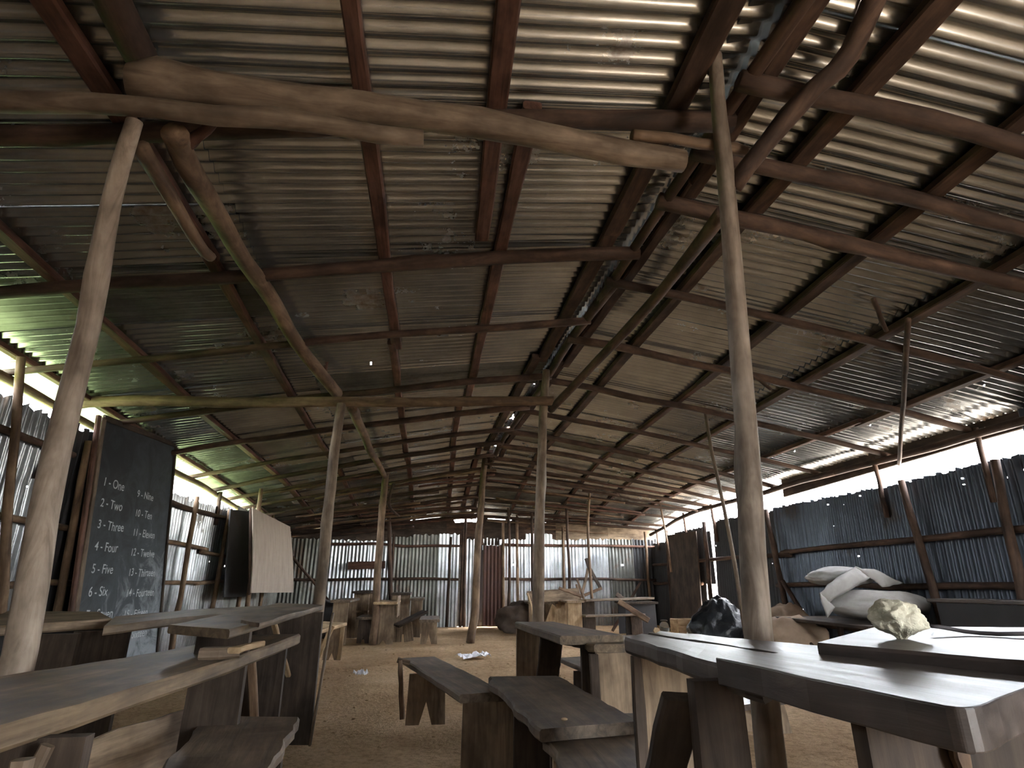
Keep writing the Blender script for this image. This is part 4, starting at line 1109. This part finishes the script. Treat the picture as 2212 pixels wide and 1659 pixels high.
# crate of pale boards in the sun
c = atZ(1487, 1384, 0)
cr = thing('crate', 'small pale wooden crate catching the sun behind the black bag', 'crate', V((c.x, c.y, 0)))
for i, zz in enumerate((.06, .17, .27)):
    plank('slat', V((c.x - .2, c.y - .15, zz)), V((c.x + .2, c.y - .15, zz)), V((0, 0, 1)), .08, .015, 'pale', cr, segs=3)
    plank('slat', V((c.x - .2, c.y + .15, zz)), V((c.x + .2, c.y + .15, zz)), V((0, 0, 1)), .08, .015, 'pale', cr, segs=3)
for sx in (-.2, .2):
    plank('side_board', V((c.x + sx, c.y - .15, .155)), V((c.x + sx, c.y + .15, .155)), V((0, 0, 1)), .31, .015, 'pale', cr, segs=3)
plank('bottom_board', V((c.x - .2, c.y, .012)), V((c.x + .2, c.y, .012)), V((0, 1, 0)), .28, .015, 'pale', cr, segs=3)
# glass jar
j = atZ(1436, 1364, 0)
def lathe(name, base, prof, mat, parent=None, n=20):
    bm = bmesh.new(); rows = [[bm.verts.new((r * math.cos(2 * math.pi * k / n), r * math.sin(2 * math.pi * k / n), z)) for k in range(n)] for r, z in prof]
    for a_, b_ in zip(rows, rows[1:]):
        for k in range(n): bm.faces.new((a_[k], a_[(k + 1) % n], b_[(k + 1) % n], b_[k]))
    bm.faces.new(rows[0][::-1]); bm.faces.new(rows[-1])
    me = bpy.data.meshes.new(name); bm.to_mesh(me); bm.free()
    return link(name, me, Matrix.Translation(V(base)), mat, parent, smooth=True)
jr = thing('jar', 'small dusty glass jar on the floor of the far right corner', 'jar', V((j.x, j.y, 0)))
lathe('glass', (j.x, j.y, 0), [(.075, 0), (.085, .015), (.085, .13), (.06, .155), (.06, .175)], 'glass_jar', jr)
lathe('lid', (j.x, j.y, .172), [(.064, 0), (.064, .02), (.05, .024)], 'zinc_dull', jr)
# chip of wood on the end of the long desk
cpos = atZ(1418, 1367, .70)
solo(prism('wood_chip', cpos + V((0, 0, .006)), V((1, .2, .5)), V((0, .3, 1)), [(-.010, -.004), (.008, -.006), (.011, .002), (.001, .010), (-.009, .005)], .006, 'pale'), 'tiny pale wood chip on the far end of the split desk', 'chip')
solo(blob('crumb', atZ(1219, 1556, .375) + V((0, 0, .004)), (.012, .008, .006), 'pale', seed=21, sub=2), 'pale crumb on the broken edged bench', 'crumb')
# papers
def paper(label, px, py, w, h, seed, rot):
    c = atZ(px, py, 0); n = 9
    bm = bmesh.new(); g = [[None] * (n + 1) for _ in range(n + 1)]
    for i in range(n + 1):
        for jj in range(n + 1):
            u, v = i / n - .5, jj / n - .5
            z = .02 + .055 * abs(noise.noise(V((u * 4 + seed, v * 4, seed)))) * 1.6 + .03 * noise.noise(V((u * 9, v * 9 + seed, 3)))
            r = 1 + .28 * noise.noise(V((u * 5, v * 5, seed + 4)))
            g[i][jj] = bm.verts.new((u * w * r, v * h * r, max(.004, z)))
    for i in range(n):
        for jj in range(n): bm.faces.new((g[i][jj], g[i + 1][jj], g[i + 1][jj + 1], g[i][jj + 1]))
    me = bpy.data.meshes.new('paper'); bm.to_mesh(me); bm.free()
    o = link('paper', me, Matrix.Translation((c.x, c.y, -.004)) @ Matrix.Rotation(rot, 4, 'Z'), 'paper')
    tag(o, label, 'paper')
paper('large crumpled white paper on the floor behind the brown bench', 1025, 1421, .36, .26, 3, .3)
paper('small crumpled paper scrap on the open floor left of the brown bench', 779, 1461, .10, .09, 8, .9)
# crumbs of earth and litter on the floor
bm = bmesh.new()
for i in range(420):
    x, y_ = random.uniform(-2.2, 4.0), random.uniform(2.0, 9.0)
    s = random.uniform(.004, .014)
    r = bmesh.ops.create_icosphere(bm, subdivisions=1, radius=s)
    hz = floor_h(x, y_)
    for v in r['verts']: v.co = V((x + v.co.x * random.uniform(.8, 1.5), y_ + v.co.y, hz + s * .3 + v.co.z * .7))
me = bpy.data.meshes.new('floor_litter'); bm.to_mesh(me); bm.free()
tag(link('floor_litter', me, Matrix.Identity(4), 'dirt'), 'loose earth crumbs scattered over the dirt floor', 'litter', kind='stuff')
